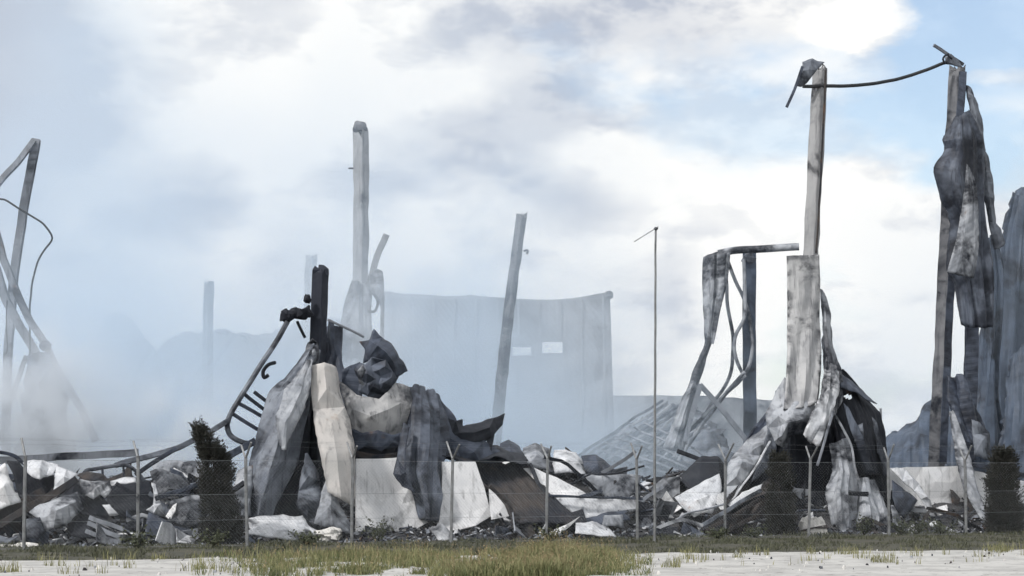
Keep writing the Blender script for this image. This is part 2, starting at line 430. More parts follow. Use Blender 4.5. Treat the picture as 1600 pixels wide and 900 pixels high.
M['cloth'] = burnt('slung_sheet', (.43, .43, .435), (.27, .275, .285), .5, .2, streak=.75, ribs=0)
M['galv'] = burnt('galvanised', (.24, .25, .26), (.17, .175, .18), .3, .2, rough=.5, metal=.2, scale=4, ribs=0)
M['wire'] = burnt('fence_wire', (.30, .32, .34), (.24, .26, .28), .2, .2, rough=.5, metal=.3, scale=4, ribs=0)
M['hang'] = burnt('hanging_cladding', (.50, .505, .515), (.36, .365, .38), .36, .1, streak=.55, ribs=0)
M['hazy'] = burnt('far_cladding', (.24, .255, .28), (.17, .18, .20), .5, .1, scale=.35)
M['lump'] = burnt('ash_foam', (.66, .65, .62), (.52, .51, .5), .3, .1, rough=.9, ribs=0)
M['cable'] = burnt('black_cable', (.03, .035, .04), (.04, .042, .046), .3, .1, ribs=0)

def ground_mat(name, c1, c2, c3, s1, s2, bump=.4, lo=.42, hi=.6, spot=.62):
    m_, nt, B, N, L = newmat(name)
    g = N("ShaderNodeNewGeometry")
    def nz(s, det, vec=None):
        n = N("ShaderNodeTexNoise"); n.inputs['Scale'].default_value = s; n.inputs['Detail'].default_value = det; n.inputs['Roughness'].default_value = .65
        L(g.outputs['Position'], n.inputs['Vector']); return n.outputs[0]
    def mx(f, a_, b_):
        n = N("ShaderNodeMix"); n.data_type = 'RGBA'; L(f, n.inputs[0])
        for i, v in ((6, a_), (7, b_)):
            if isinstance(v, tuple): n.inputs[i].default_value = col(v)
            else: L(v, n.inputs[i])
        return n.outputs[2]
    def rp(x, lo_, hi_):
        n = N("ShaderNodeMapRange"); n.interpolation_type = 'SMOOTHSTEP'; L(x, n.inputs[0]); n.inputs[1].default_value = lo_; n.inputs[2].default_value = hi_; return n.outputs[0]
    c = mx(rp(nz(s1, 6), lo, hi), c1, c2); f = nz(s2, 5); c = mx(rp(f, spot, spot + .08), c, c3)
    L(c, B.inputs['Base Color']); B.inputs['Roughness'].default_value = .9
    bp = N("ShaderNodeBump"); bp.inputs['Strength'].default_value = bump; bp.inputs['Distance'].default_value = .05; L(f, bp.inputs['Height']); L(bp.outputs[0], B.inputs['Normal'])
    return m_
M['earth'] = ground_mat('burnt_earth', (.075, .072, .068), (.12, .115, .11), (.045, .043, .042), .5, 6)
M['verge'] = ground_mat('verge_soil', (.035, .036, .025), (.06, .056, .038), (.035, .036, .024), 1.2, 9)
M['track'] = ground_mat('pale_gravel', (.44, .437, .425), (.33, .327, .32), (.14, .137, .128), .9, 4.5, .6, .42, .6, .585)
M['ash'] = ground_mat('ash_rubble', (.022, .023, .027), (.05, .05, .054), (.12, .12, .12), 1.4, 5, .8, .42, .6, .66)
def leafmat(name, c1, c2, s=3):
    m_, nt, B, N, L = newmat(name)
    g = N("ShaderNodeNewGeometry"); n = N("ShaderNodeTexNoise"); n.inputs['Scale'].default_value = s; n.inputs['Detail'].default_value = 4; L(g.outputs['Position'], n.inputs['Vector'])
    ad = N("ShaderNodeMath"); ad.operation = 'MULTIPLY_ADD'; L(g.outputs['Random Per Island'], ad.inputs[0]); ad.inputs[1].default_value = .6; L(n.outputs[0], ad.inputs[2])
    r_ = N("ShaderNodeMapRange"); L(ad.outputs[0], r_.inputs[0]); r_.inputs[1].default_value = .35; r_.inputs[2].default_value = 1.1
    x = N("ShaderNodeMix"); x.data_type = 'RGBA'; L(r_.outputs[0], x.inputs[0]); x.inputs[6].default_value = col(c1); x.inputs[7].default_value = col(c2)
    L(x.outputs[2], B.inputs['Base Color']); B.inputs['Roughness'].default_value = .75
    return m_
M['grass'] = leafmat('verge_grass', (.035, .042, .026), (.095, .098, .06))
M['dry'] = leafmat('dry_grass', (.10, .105, .04), (.27, .26, .13))
M['green'] = leafmat('green_grass', (.05, .07, .024), (.13, .15, .055))
M['seed'] = leafmat('seed_head', (.16, .11, .06), (.30, .24, .13))
M['weed'] = leafmat('weed_leaf', (.035, .045, .026), (.085, .095, .055))
M['cypress'] = leafmat('scorched_cypress', (.010, .012, .010), (.032, .032, .025))
M['bark'] = burnt('bark', (.06, .05, .04), (.04, .034, .03), .5, .2, rough=.9, scale=3, ribs=0)

# ------------------------------------------------------------------ ground, track, verge, rubble bed
def quad_ground():
    n = 60; V, Fc = [], []
    xs = np.concatenate([np.linspace(-3500, -60, 12)[:-1], np.linspace(-60, 60, n), np.linspace(60, 3500, 12)[1:]])
    ys = np.concatenate([np.linspace(-40, 130, n), np.geomspace(140, 6000, 12)])
    for y in ys:
        for x in xs: V.append((x, y, -.03 + .03 * mn.noise(Vector((x * .2, y * .2, 0))) if abs(x) < 60 and y < 130 else -.03))
    k = len(xs)
    for i in range(len(ys) - 1):
        for j in range(k - 1): Fc.append((i * k + j, i * k + j + 1, (i + 1) * k + j + 1, (i + 1) * k + j))
    tag(meshobj('ground', V, Fc, M['earth'], smooth=60, origin=(0, 0, 0)), kind='structure')
quad_ground()
def yroad(x): return 39.1 + (x + 9.2) * .298
def strip(name, mat, near, far, z, amp, x0=-26, x1=30, n=260, rows=8):
    V, Fc = [], []
    for i in range(n + 1):
        x = x0 + (x1 - x0) * i / n
        a_ = near(x) + amp * mn.noise(Vector((x * .9, 0, 3))) + amp * .5 * mn.noise(Vector((x * 4, 1, 3)))
        b_ = far(x) + amp * mn.noise(Vector((x * .8, 5, 3))) + amp * .6 * mn.noise(Vector((x * 4, 7, 3)))
        for j in range(rows + 1):
            y = a_ + (b_ - a_) * j / rows; edge = 0 < j < rows
            V.append((x, y, z + (.025 * mn.noise(Vector((x * .8, y * .8, 1))) + .012 * mn.noise(Vector((x * 3, y * 3, 1))) if edge else -.02)))
    for i in range(n):
        for j in range(rows): Fc.append((i * (rows + 1) + j, (i + 1) * (rows + 1) + j, (i + 1) * (rows + 1) + j + 1, i * (rows + 1) + j + 1))
    return tag(meshobj(name, V, Fc, mat, smooth=60), kind='structure')
strip('gravel_track', M['track'], lambda x: yroad(x) - 12, yroad, .06, .35, rows=30)
strip('verge', M['verge'], lambda x: yroad(x) - .3, lambda x: 50.1 + .504 * x + 2.4, .045, .25, rows=12)

CREST = [(-100, 742), (0, 742), (200, 745), (320, 742), (400, 765), (560, 735), (700, 725), (800, 712), (900, 722), (1000, 742), (1070, 742), (1200, 725), (1380, 742), (1500, 738), (1600, 748), (1700, 748)]
def mound_h(px, dy):
    for (x0, y0), (x1, y1) in zip(CREST, CREST[1:]):
        if x0 <= px <= x1: cy = y0 + (y1 - y0) * (px - x0) / (x1 - x0); break
    else: cy = 745
    Y = yfence(px) + dy; hz = EYE + (HOR - cy) / F * Y
    k = min(1, max(0, (dy - 1.8) / 5.5)); k = k * k * (3 - 2 * k); k *= 1 - min(1, max(0, (dy - 12) / 6)) * .8
    X = (px - 800) / F * Y
    return max(-.1, hz * k * (.84 + .3 * mn.noise(Vector((X * .5, Y * .5, 2))) + .14 * mn.noise(Vector((X * 1.9, Y * 1.9, 5)))) - .06)
def mound():
    V, Fc = [], []; nx, ny = 210, 44
    for i in range(nx + 1):
        px = -110 + 1820 * i / nx
        for j in range(ny + 1):
            dy = 1.2 + 17 * (j / ny) ** 1.3; Y = yfence(px) + dy
            V.append(((px - 800) / F * Y, Y, mound_h(px, dy)))
    for i in range(nx):
        for j in range(ny): Fc.append((i * (ny + 1) + j, (i + 1) * (ny + 1) + j, (i + 1) * (ny + 1) + j + 1, i * (ny + 1) + j + 1))
    tag(meshobj('rubble_mound', V, Fc, M['ash'], smooth=50), kind='structure')
mound()

# ------------------------------------------------------------------ far ruins in the smoke
def column(name, label, pts, wx, wy, mat, taper=None, rebars=3, seed=1, cap=0, twist=.0, rough=.03, rebl=.35, rot=38, chip=.1):
    """broken concrete column: chamfered shaft with uneven faces and a broken top, bars sticking out of it (pts from the top down)"""
    rnd = random.Random(seed)
    pw = [P(*p) for p in pts]; base = pw[-1]
    t = thing(name, label, "column", base)
    line = resample(pw[::-1], 34)
    cr, sr = math.cos(R(rot)), math.sin(R(rot)); kf = 1 / (cr + sr) * 1.06 if rot else 1
    prof0 = [((a_ * cr - b_ * sr) * kf, (a_ * sr + b_ * cr) * kf) for a_, b_ in rect(wx, wy, .03)]
    prof = []
    for a_, b_ in zip(prof0, prof0[1:] + prof0[:1]): prof += [a_, ((a_[0] + b_[0]) / 2, (a_[1] + b_[1]) / 2)]
    V, Fc = sweep(line, prof, twist, taper)
    n = len(prof)
    for i, v in enumerate(V):
        k = i // n
        v += Vector([mn.noise(Vector(v) * 3 + Vector((q * 7, seed, 0))) * rough for q in range(3)])
        if mn.noise(Vector(v) * 2.2 + Vector((seed * 3, 0, 0))) > .32: v += (line[k] - v) * chip
        if k == len(line) - 1: v.z += rnd.uniform(-.25, .12) * wx * 2
        if k == len(line) - 2: v.z += rnd.uniform(-.05, .03)
    Fc[-1:] = []
    top = line[-1] + Vector((rnd.uniform(-.05, .05), 0, -.05)); V.append(top); o = (len(line) - 1) * n
    for j in range(n): Fc.append((o + j, o + (j + 1) % n, len(V) - 1))
    meshobj('shaft', V, Fc, mat, t, 40)
    d = (line[-1] - line[-3]).normalized()
    for i in range(rebars):
        q = line[-1] + Vector(((i / max(1, rebars - 1) - .5) * wx * .75, rnd.uniform(-.4, .4) * wy, -.1))
        l_ = rebl * rnd.uniform(.5, 1.1)
        bar('rebar', None, [q, q + d * l_ * .6 + Vector((rnd.uniform(-.03, .03), 0, 0)), q + d * l_ + Vector((rnd.uniform(-.09, .09), rnd.uniform(-.05, .05), 0))], circ(.014, 5), M['brown'], parent=t, raw=True, n=5, wob=.01)
    return t

# long burnt warehouse wall with window openings
def wall_ruin():
    Y = 98.0
    top = [(598, 455), (640, 460), (700, 463), (735, 461), (790, 466), (860, 469), (900, 465), (930, 460), (953, 457)]
    wins = [(846, 880, 533, 553), (800, 831, 541, 557)]
    xs = sorted(set([598 + 355 * i / 40 for i in range(41)] + [v for w_ in wins for v in w_[:2]]))
    zs0 = sorted(set([470 + 6 * i for i in range(0, 46)] + [v for w_ in wins for v in w_[2:]]))
    def topy(px):
        for (a_, b_), (c_, d_) in zip(top, top[1:]):
            if a_ <= px <= c_: return b_ + (d_ - b_) * (px - a_) / (c_ - a_)
        return 460
    root = thing('warehouse_wall', 'long flat burnt-out warehouse wall with small bright windows, fading into blue smoke', 'building', P(790, 795, Y))
    V, Fc = [], []; nz_ = len(zs0) + 1
    for px in xs:
        sag = lambda py: (py - 460) / 340
        for k in range(nz_):
            py = topy(px) + mn.noise(Vector((px * .07, 0, 0))) * 1.2 if k == 0 else zs0[k - 1]
            xx = px + 10 * sag(py) * max(0, (px - 890)) / 63
            V.append(P(xx, py, Y) + Vector((0, .15 * mn.noise(Vector((px * .03, py * .02, 3))), 0)))
    for i in range(len(xs) - 1):
        for k in range(nz_ - 1):
            cx = (xs[i] + xs[i + 1]) / 2; cy = (zs0[k - 1] + zs0[k]) / 2 if k else 465
            if any(a_ < cx < b_ and c_ < cy < d_ for a_, b_, c_, d_ in wins): continue
            Fc.append((i * nz_ + k, i * nz_ + k + 1, (i + 1) * nz_ + k + 1, (i + 1) * nz_ + k))
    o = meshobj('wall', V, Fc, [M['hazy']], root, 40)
    s = o.modifiers.new("thickness", 'SOLIDIFY'); s.thickness = .22; s.offset = 0
    for a_, b_, c_, d_ in wins:
        f = [P(a_, c_, Y - .15), P(b_, c_, Y - .15), P(b_, d_, Y - .15), P(a_, d_, Y - .15)]
        V, Fc = [], []
        for q in range(4):
            v2, f2 = sweep([f[q], f[(q + 1) % 4]], rect(.07, .1)); Fc += [tuple(x + len(V) for x in ff) for ff in f2]; V += v2
        meshobj('window_frame', V, Fc, M['grey'], root)
    for k in range(11):
        x_ = 612 + 33 * k
        if x_ > 945: break
        yt = topy(x_) + 4
        for y0_, y1_ in ([(yt, 780)] if not any(a_ - 4 < x_ < b_ + 4 for a_, b_, c_, d_ in wins) else [(yt, 528), (562, 780)]):
            bar('cladding_seam', None, [(x_, y0_, Y - .17), (x_ + 8 * max(0, x_ - 890) / 63, y1_, Y - .17)], rect(.09, .05), M['hazy'], parent=root, n=4, wob=.02)
    # side wall going back from the right-hand corner, and parapet cap at the corner
    V = []; Fc = []
    for i in range(9):
        Yk = Y + .15 + 14 * i / 8
        for py, xx in ((458, 953), (800, 963)):
            p = P(xx, py, Y); V.append(Vector((p.x - .2, Yk, p.z if py > 500 else p.z - .2 * i / 8 - .1)))
    for i in range(8): Fc.append((2 * i, 2 * i + 1, 2 * i + 3, 2 * i + 2))
    o = meshobj('side_wall', V, Fc, [M['hazy']], root); s = o.modifiers.new("thickness", 'SOLIDIFY'); s.thickness = .2
    v2, f2 = lump(P(951, 461, Y - .1), .22, .2, .2, 3, .4, 7); meshobj('broken_cap', v2, f2, M['hazy'], root, 40)
wall_ruin()
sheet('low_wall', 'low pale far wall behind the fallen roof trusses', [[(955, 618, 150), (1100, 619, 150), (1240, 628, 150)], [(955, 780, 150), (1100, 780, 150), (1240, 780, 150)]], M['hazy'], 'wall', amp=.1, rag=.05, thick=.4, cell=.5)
# the jagged far roofline at the left
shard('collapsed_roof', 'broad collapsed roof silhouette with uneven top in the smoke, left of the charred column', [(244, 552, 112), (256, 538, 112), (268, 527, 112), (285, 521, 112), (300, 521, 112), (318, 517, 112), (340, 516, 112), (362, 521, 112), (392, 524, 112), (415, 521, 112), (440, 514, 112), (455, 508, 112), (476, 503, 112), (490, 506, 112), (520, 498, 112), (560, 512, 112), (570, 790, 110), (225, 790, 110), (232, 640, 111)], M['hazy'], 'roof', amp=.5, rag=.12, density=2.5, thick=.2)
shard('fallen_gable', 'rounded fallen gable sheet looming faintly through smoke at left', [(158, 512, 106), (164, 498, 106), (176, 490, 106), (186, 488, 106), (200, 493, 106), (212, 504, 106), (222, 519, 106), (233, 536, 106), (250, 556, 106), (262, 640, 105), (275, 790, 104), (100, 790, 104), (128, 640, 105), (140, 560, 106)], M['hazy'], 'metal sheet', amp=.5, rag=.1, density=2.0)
column('concrete_column', 'short far column stub with pointed broken top, standing above the smoky roofline', [(327, 440, 106), (325, 520, 106), (324, 790, 106)], .5, .5, M['concd'], rebars=1, seed=4, rebl=.3)
column('concrete_column', 'pale faint column behind the charred black column', [(486, 400, 104), (484, 480, 104), (480, 790, 104)], .62, .5, M['conc'], rebars=2, seed=5, rebl=.2)

# tall column with hanging sheets
t = column('concrete_column', 'tall upright pale column with a knobbly cap, standing in smoke behind the charred column', [(564, 206, 78), (564, 400, 78), (562, 600, 78), (561, 800, 78)], .60, .52, M['conc'], rebars=4, seed=6, rebl=.3)
v2, f2 = lump(P(563, 199, 78), .25, .24, .22, 9, .5, 9); meshobj('rubble_cap', v2, f2, M['concd'], t, 40)
bar('bolt', None, [(552, 263, 77.7), (545, 263, 77.6)], rect(.06, .06), M['concd'], parent=t, n=3, wob=0)
sheet('wrapped_sheet', 'smooth pale sheet flaring round the foot of the tall smoky column', [[(551, 438, 77.4), (562, 440, 77.2), (576, 440, 77.3)], [(540, 470, 77.2), (560, 470, 76.9), (578, 465, 77.1)], [(530, 520, 77), (555, 525, 76.6), (580, 520, 77)], [(525, 620, 77), (550, 640, 76.4), (582, 640, 77)], [(515, 760, 77), (550, 760, 76.2), (590, 760, 77)]], M['pale'], amp=.06)
bar('broken_beam', 'short slanting broken beam sticking up right of the tall smoky column', [(603, 366, 77.4), (590, 400, 77.4), (580, 436, 77.5), (572, 520, 77.6)], rect(.22, .16), M['conc'], 'beam', wob=.03)
sheet('hanging_strip', 'bent strip of sheet hooked over beside the tall smoky column', [[(579, 428, 77.2), (590, 420, 77), (598, 424, 77)], [(580, 450, 77.1), (590, 446, 76.9), (600, 446, 77)], [(594, 480, 77), (597, 480, 76.9), (601, 482, 77)], [(592, 540, 77), (596, 540, 76.9), (600, 540, 77)]], M['pale'], amp=.03, rag=.02)
bar('bent_rod', 'thin curled rod by the hooked strip on the tall smoky column', [(578, 450, 76.8), (590, 470, 76.7), (586, 486, 76.7), (576, 486, 76.8)], circ(.05), M['grey'])
t = column('concrete_column', 'leaning tapered column in the smoke before the long wall', [(815, 334, 84), (808, 390, 84), (796, 480, 84), (777, 660, 84), (765, 790, 84)], .46, .5, M['concd'], taper=.85, rebars=2, seed=8, rebl=.15)
bar('bolt', None, [(819, 392, 83.7), (825, 391, 83.6), (823, 397, 83.6)], rect(.07, .07), M['concd'], parent=t, n=4, wob=0)

# bent frame at the left edge
bar('bent_beam', 'tall leaning steel beam with sharp bent top at the left edge', [(57, 217, 68), (38, 320, 68), (22, 430, 68), (12, 560, 68), (8, 780, 68)], ibeam(.24, .26, .035), M['steel'], 'beam', wob=.02, lin=True)
bar('brace_beam', 'slanting brace running from the bent beam top off the left edge', [(53, 219, 67.8), (30, 250, 67.6), (0, 284, 67.4), (-45, 345, 67.4)], rect(.17, .17), M['steel'], 'beam', wob=.02)
bar('loose_cable', 'thin kinked cable looping beside the leaning beam', [(-6, 312, 67), (8, 312, 67), (30, 326, 67), (52, 340, 67), (70, 352, 67), (82, 372, 67), (68, 392, 67), (58, 412, 67), (50, 445, 67), (47, 478, 67), (46, 520, 67), (47, 640, 67)], circ(.03, 6), M['cable'], 'cable', n=60, wob=.03)
bar('fallen_beam', 'upper of two crossed fallen beams sloping down from the left edge into smoke', [(-14, 330, 66.5), (4, 400, 66.5), (25, 455, 66.5), (46, 500, 66.5), (72, 540, 66.5), (94, 585, 66.5), (128, 640, 66.5), (150, 690, 66.5)], ibeam(.2, .22, .035), M['steel'], 'beam', wob=.03, lin=True)
bar('fallen_beam', 'lower of two crossed fallen beams sloping down from the left edge', [(-18, 380, 67.2), (9, 468, 67.2), (32, 512, 67.2), (54, 546, 67.2), (60, 570, 67.2)], ibeam(.24, .22, .035), M['steel'], 'beam', wob=.02, lin=True)
bar('brace_beam', 'thin leg of the crossed beams splayed down to the left', [(42, 556, 66.4), (30, 590, 66.3), (14, 634, 66.2), (0, 690, 66)], rect(.13, .13), M['steel'], 'beam', wob=.03, lin=True)
v2, f2 = lump(P(71, 540, 66.2), .17, .17, .16, 5, .3, 7); tag(meshobj('steel_joint', v2, f2, M['dark'], smooth=40), 'small round joint on the crossed fallen beams', 'joint')
bar('loose_cable', 'short thin cable dangling at the far left edge', [(11, 470, 66), (10, 510, 66), (12, 545, 66), (6, 556, 66)], circ(.02, 5), M['cable'], 'cable', wob=.02)
shard('draped_sheet', 'ragged sheet heap below the crossed beams, wrapped in pale smoke', [(44, 556, 66), (60, 549, 66), (78, 553, 66), (92, 580, 65.8), (98, 606, 65.6), (106, 634, 65.5), (112, 680, 65.4), (118, 760, 65.2), (10, 760, 65.2), (22, 700, 65.4), (28, 656, 65.6), (38, 610, 65.8)], M['navy'], inner=[(60, 600, 64.8), (70, 650, 64.4), (50, 680, 64.5)], amp=.2, rag=.12, density=.3, stretch=.5)

# steel frame and fallen roof in the middle right
Yt = 73
bar('steel_post', 'upright dark steel post of the bent frame left of the big hanging panel', [(1171, 392, Yt), (1171, 520, Yt), (1172, 672, Yt), (1172, 790, Yt)], ibeam(.42, .3, .04), M['navy'], 'post', wob=.02)
v2, f2 = lump(P(1170, 403, Yt - .1), .22, .18, .2, 12, .5, 8); tag(meshobj('crushed_plate', v2, f2, M['grey'], smooth=30), 'crushed plate on top of the dark steel post', 'plate')
bar('cross_beam', 'nearly level round beam reaching from the bent frame to the tall column', [(1122, 396, Yt - .3), (1150, 391, Yt - .4), (1200, 388, Yt - .5), (1249, 386, Yt - .6)], circ(.125, 10), M['pale'], 'beam', wob=.02)
sheet('folded_strip', 'long folded sheet hanging from the bent frame and sweeping down left', [[(1100, 402, Yt - .6), (1116, 394, Yt - .9), (1140, 394, Yt - .6)], [(1099, 440, Yt - .6), (1114, 440, Yt - .9), (1134, 440, Yt - .5)], [(1101, 490, Yt - .6), (1112, 490, Yt - .8), (1121, 490, Yt - .5)], [(1102, 535, Yt - .6), (1106, 538, Yt - .8), (1113, 538, Yt - .5)], [(1086, 570, Yt - .7), (1092, 574, Yt - .9), (1099, 574, Yt - .6)], [(1064, 630, Yt - .9), (1073, 634, Yt - 1.1), (1083, 636, Yt - .8)], [(1038, 700, Yt - 1.1), (1050, 704, Yt - 1.3), (1066, 706, Yt - 1)]], M['pale'], amp=.05, rag=.03, pleat=(1.5, .06))
sheet('folded_strip', 'short pointed strip hanging inside the bent frame', [[(1120, 395, Yt - 1), (1136, 393, Yt - 1)], [(1119, 460, Yt - 1), (1130, 460, Yt - 1)], [(1112, 510, Yt - 1), (1120, 515, Yt - 1)], [(1112, 536, Yt - 1), (1115, 538, Yt - 1)]], M['pale'], amp=.04, rag=.02)
for lab, pts in (('bent tube hanging from the frame, nearest the folded strip', [(1134, 398, Yt), (1135, 440, Yt), (1138, 480, Yt), (1145, 530, Yt), (1144, 575, Yt), (1132, 605, Yt), (1112, 632, Yt), (1085, 680, Yt)]),
                 ('long bowed tube of the bent frame beside the dark post', [(1137, 408, Yt - .3), (1150, 440, Yt - .3), (1165, 475, Yt - .3), (1174, 515, Yt - .3), (1174, 555, Yt - .3), (1160, 590, Yt - .3), (1135, 615, Yt - .3), (1100, 660, Yt - .3), (1060, 720, Yt - .3)]),
                 ('short kinked tube crossing the middle of the bent frame', [(1162, 405, Yt - .5), (1164, 450, Yt - .5), (1163, 495, Yt - .5), (1148, 530, Yt - .5), (1150, 560, Yt - .5), (1164, 590, Yt - .5)]),
                 ('lowest tube of the bent frame lying on the fallen roof', [(1165, 582, Yt - .8), (1140, 607, Yt - .8), (1110, 640, Yt - .8), (1060, 690, Yt - .8)])):
    bar('bent_tube', lab, pts, circ(.062, 7), M['pale'], 'tube', n=34, wob=.03)
for lab, pts in (('straight strut leaning down right from the fallen roof', [(1094, 601, Yt - 1), (1128, 640, Yt - 1), (1168, 690, Yt - 1)]), ('straight strut leaning down left on the fallen roof', [(1095, 600, Yt - 1.1), (1083, 640, Yt - 1.1), (1070, 690, Yt - 1.1)])):
    bar('strut', lab, pts, ibeam(.16, .16, .03), M['steel'], 'strut', wob=.01)
rf = thing('roof_wreck', 'fallen sloping roof of slats and ribbed sheets under the bent frame', 'roof', P(1030, 770, 74))
sheet('roof_sheet', None, [[(905, 712, 79), (975, 662, 79), (1040, 632, 79), (1085, 632, 79)], [(890, 735, 75.5), (970, 705, 75.5), (1060, 690, 75.5), (1130, 680, 75.5)], [(880, 770, 72), (980, 770, 72), (1080, 770, 72), (1165, 770, 72)]], M['grey'], parent=rf, corr=(2.6, .05), amp=.12, cell=.14, rag=.2)
for i in range(12):
    k = i / 11
    bar('purlin', None, [(888 + 150 * k, 722 + 6 * k, 74 - .1 * i), (950 + 125 * k, 682 + 8 * k, 75.5), (1035 + 75 * k, 626 + 42 * k, 77 - .1 * i)], rect(.09, .11), M['pale'] if i % 3 else M['grey'], parent=rf, wob=.08, n=9)
for i in range(6):
    k = i / 5
    bar('rafter', None, [(930 + 75 * k, 700 - 40 * k, 73.6), (1000 + 70 * k, 725 - 35 * k, 73), (1080 + 40 * k, 752 - 25 * k, 72.4)], rect(.07, .1), M['steel'], parent=rf, wob=.06, n=8)

# hazy ruin at the right edge
sheet('ribbed_sheet', 'tall blue hazy torn sheet wall standing at the right edge', [[(1592, 308, 70), (1601, 290, 69.8), (1626, 282, 70), (1655, 296, 70)], [(1574, 354, 70), (1594, 350, 69.7), (1622, 340, 69.9), (1658, 340, 70)], [(1568, 410, 70), (1592, 410, 69.5), (1622, 410, 69.8), (1660, 410, 70)], [(1563, 486, 70), (1588, 490, 69.4), (1620, 490, 69.8), (1662, 490, 70)], [(1555, 585, 69.8), (1585, 590, 69.2), (1620, 590, 69.6), (1664, 590, 70)], [(1535, 780, 69.5), (1580, 780, 69), (1620, 780, 69.3), (1665, 780, 70)]], M['navy'], 'metal sheet', corr=(3.3, .035), pleat=(2.3, .1), amp=.12, rag=.12, cell=.07, lin=.8)
sheet('draped_sheet', 'narrow hazy sheet hanging just left of the torn sheet wall', [[(1540, 382, 68.6), (1549, 366, 68.4), (1558, 376, 68.6)], [(1541, 430, 68.5), (1552, 430, 68.2), (1566, 430, 68.5)], [(1533, 524, 68.4), (1546, 526, 68), (1561, 524, 68.4)], [(1528, 610, 68.4), (1542, 612, 67.8), (1557, 610, 68.3)], [(1510, 690, 68.2), (1540, 690, 67.6), (1568, 690, 68.2)], [(1500, 780, 68), (1540, 780, 67.4), (1580, 780, 68)]], M['navy'], pleat=(2.2, .08), corr=(4, .03), amp=.07, rag=.06)
sheet('draped_sheet', 'slanting haze-blue sheet leaning low against the torn sheet wall', [[(1578, 560, 68), (1604, 530, 68), (1640, 510, 68)], [(1566, 660, 67.6), (1600, 650, 67.2), (1645, 640, 67.6)], [(1545, 780, 67), (1600, 780, 66.5), (1650, 780, 67)]], M['navy'], pleat=(3, .08), amp=.1, rag=.1)
sheet('debris_tarp', 'hazy heap of sheet metal between the dark skirt and the far-right column', [[(1378, 690, 68), (1405, 672, 68), (1432, 655, 68), (1455, 628, 68), (1500, 600, 68)], [(1372, 720, 66.5), (1410, 710, 66), (1450, 690, 66), (1500, 680, 66.5)], [(1365, 790, 65), (1410, 790, 64.5), (1460, 790, 64.5), (1510, 790, 65)]], M['navy'], pleat=(4, .12), amp=.15, rag=.1)

# ------------------------------------------------------------------ central wreck
t = column('charred_column', 'black charred column with a chamfered top rising from the central wreck', [(501, 418, 6.2), (499, 470, 6.2), (497, 540, 6.2), (497, 640, 6.2), (497, 835, 6.2)], .40, .40, M['char'], rebars=0, seed=11, rough=.012, twist=0, rot=24, chip=0)
t.rotation_euler = (0, 0, R(0))
v2, f2 = lump(P(480, 467, 6.0), .1, .1, .11, 6, .4, 7); meshobj('knob', v2, f2, M['soot'], t, 40)
def bracket():
    pts = resample([P(484, 489, 6), P(462, 490, 5.9), P(441, 493, 5.8)], 16)
    V, Fc = sweep(pts, circ(.13, 12))
    for v in V: v += Vector([mn.noise(Vector(v) * 6 + Vector((k * 3, 0, 0))) * .1 + mn.noise(Vector(v) * 15 + Vector((k * 3, 0, 0))) * .05 for k in range(3)])
    o = meshobj('charred_bracket', V, Fc, M['soot'], smooth=30)
    tag(o, 'lumpy charred bracket jutting left from the black column', 'bracket')
    bar('strut', None, [(464, 502, 5.9), (477, 528, 5.9)], rect(.07, .07), M['soot'], parent=o, n=4)
bracket()
bar('thin_rail', 'thin rail running from the black column right to the pointed torn sheet', [(512, 500, 5.8), (535, 510, 5.8), (568, 527, 5.8)], rect(.06, .06), M['steel'], 'rail', wob=.02)
fr = thing('ladder_frame', 'bent dark ladder-like tube frame leaning left of the central wreck', 'ladder', P(375, 700, 5.5))
bar('side_rail', None, [(449, 502, 5.7), (430, 535, 5.7), (405, 575, 5.6), (375, 622, 5.6), (360, 648, 5.6), (355, 666, 5.6), (361, 682, 5.6), (380, 692, 5.6), (402, 693, 5.6)], circ(.065, 8), M['grey'], parent=fr, n=50, wob=.02)
for a_, b_ in (((381, 614), (420, 646)), ((373, 630), (420, 657)), ((364, 647), (412, 677)), ((397, 612), (420, 630))):
    bar('rung', None, [(a_[0], a_[1], 5.6), (b_[0], b_[1], 5.5)], rect(.09, .06), M['dark'], parent=fr, n=5, wob=.02)
bar('bent_hook', 'small twisted hook of scrap beside the ladder-like frame', [(430, 566, 5.5), (418, 570, 5.5), (411, 580, 5.5), (413, 590, 5.5), (420, 586, 5.5)], circ(.045, 6), M['soot'], 'hook', n=18, wob=.03)

sheet('curtain_sheet', 'big smoked grey sheet draped like a curtain at left of the central wreck', [[(482, 540, 5.2), (490, 536, 5), (500, 548, 5.2)], [(455, 578, 5), (472, 576, 4.5), (492, 585, 4.9)], [(425, 616, 4.8), (450, 620, 4), (478, 625, 4.6)], [(411, 664, 4.6), (440, 668, 3.6), (470, 660, 4.5)], [(396, 720, 4.4), (424, 726, 3.3), (456, 726, 4.3)], [(392, 770, 4.2), (410, 776, 3.1), (424, 774, 4.1)], [(394, 808, 4.2), (402, 812, 3.2), (410, 808, 4)]], M['grey'], pleat=(2.2, .11), amp=.07)
sheet('curtain_sheet', 'light crumpled flap on the upper front of the grey curtain sheet', [[(478, 566, 4.2), (488, 562, 4.1)], [(448, 606, 3.7), (470, 612, 3.5), (480, 618, 3.8)], [(430, 650, 3.4), (448, 660, 3.1), (463, 656, 3.4)], [(436, 698, 3.3), (444, 704, 3.1), (450, 694, 3.2)]], M['pale'], amp=.06, rag=.05)
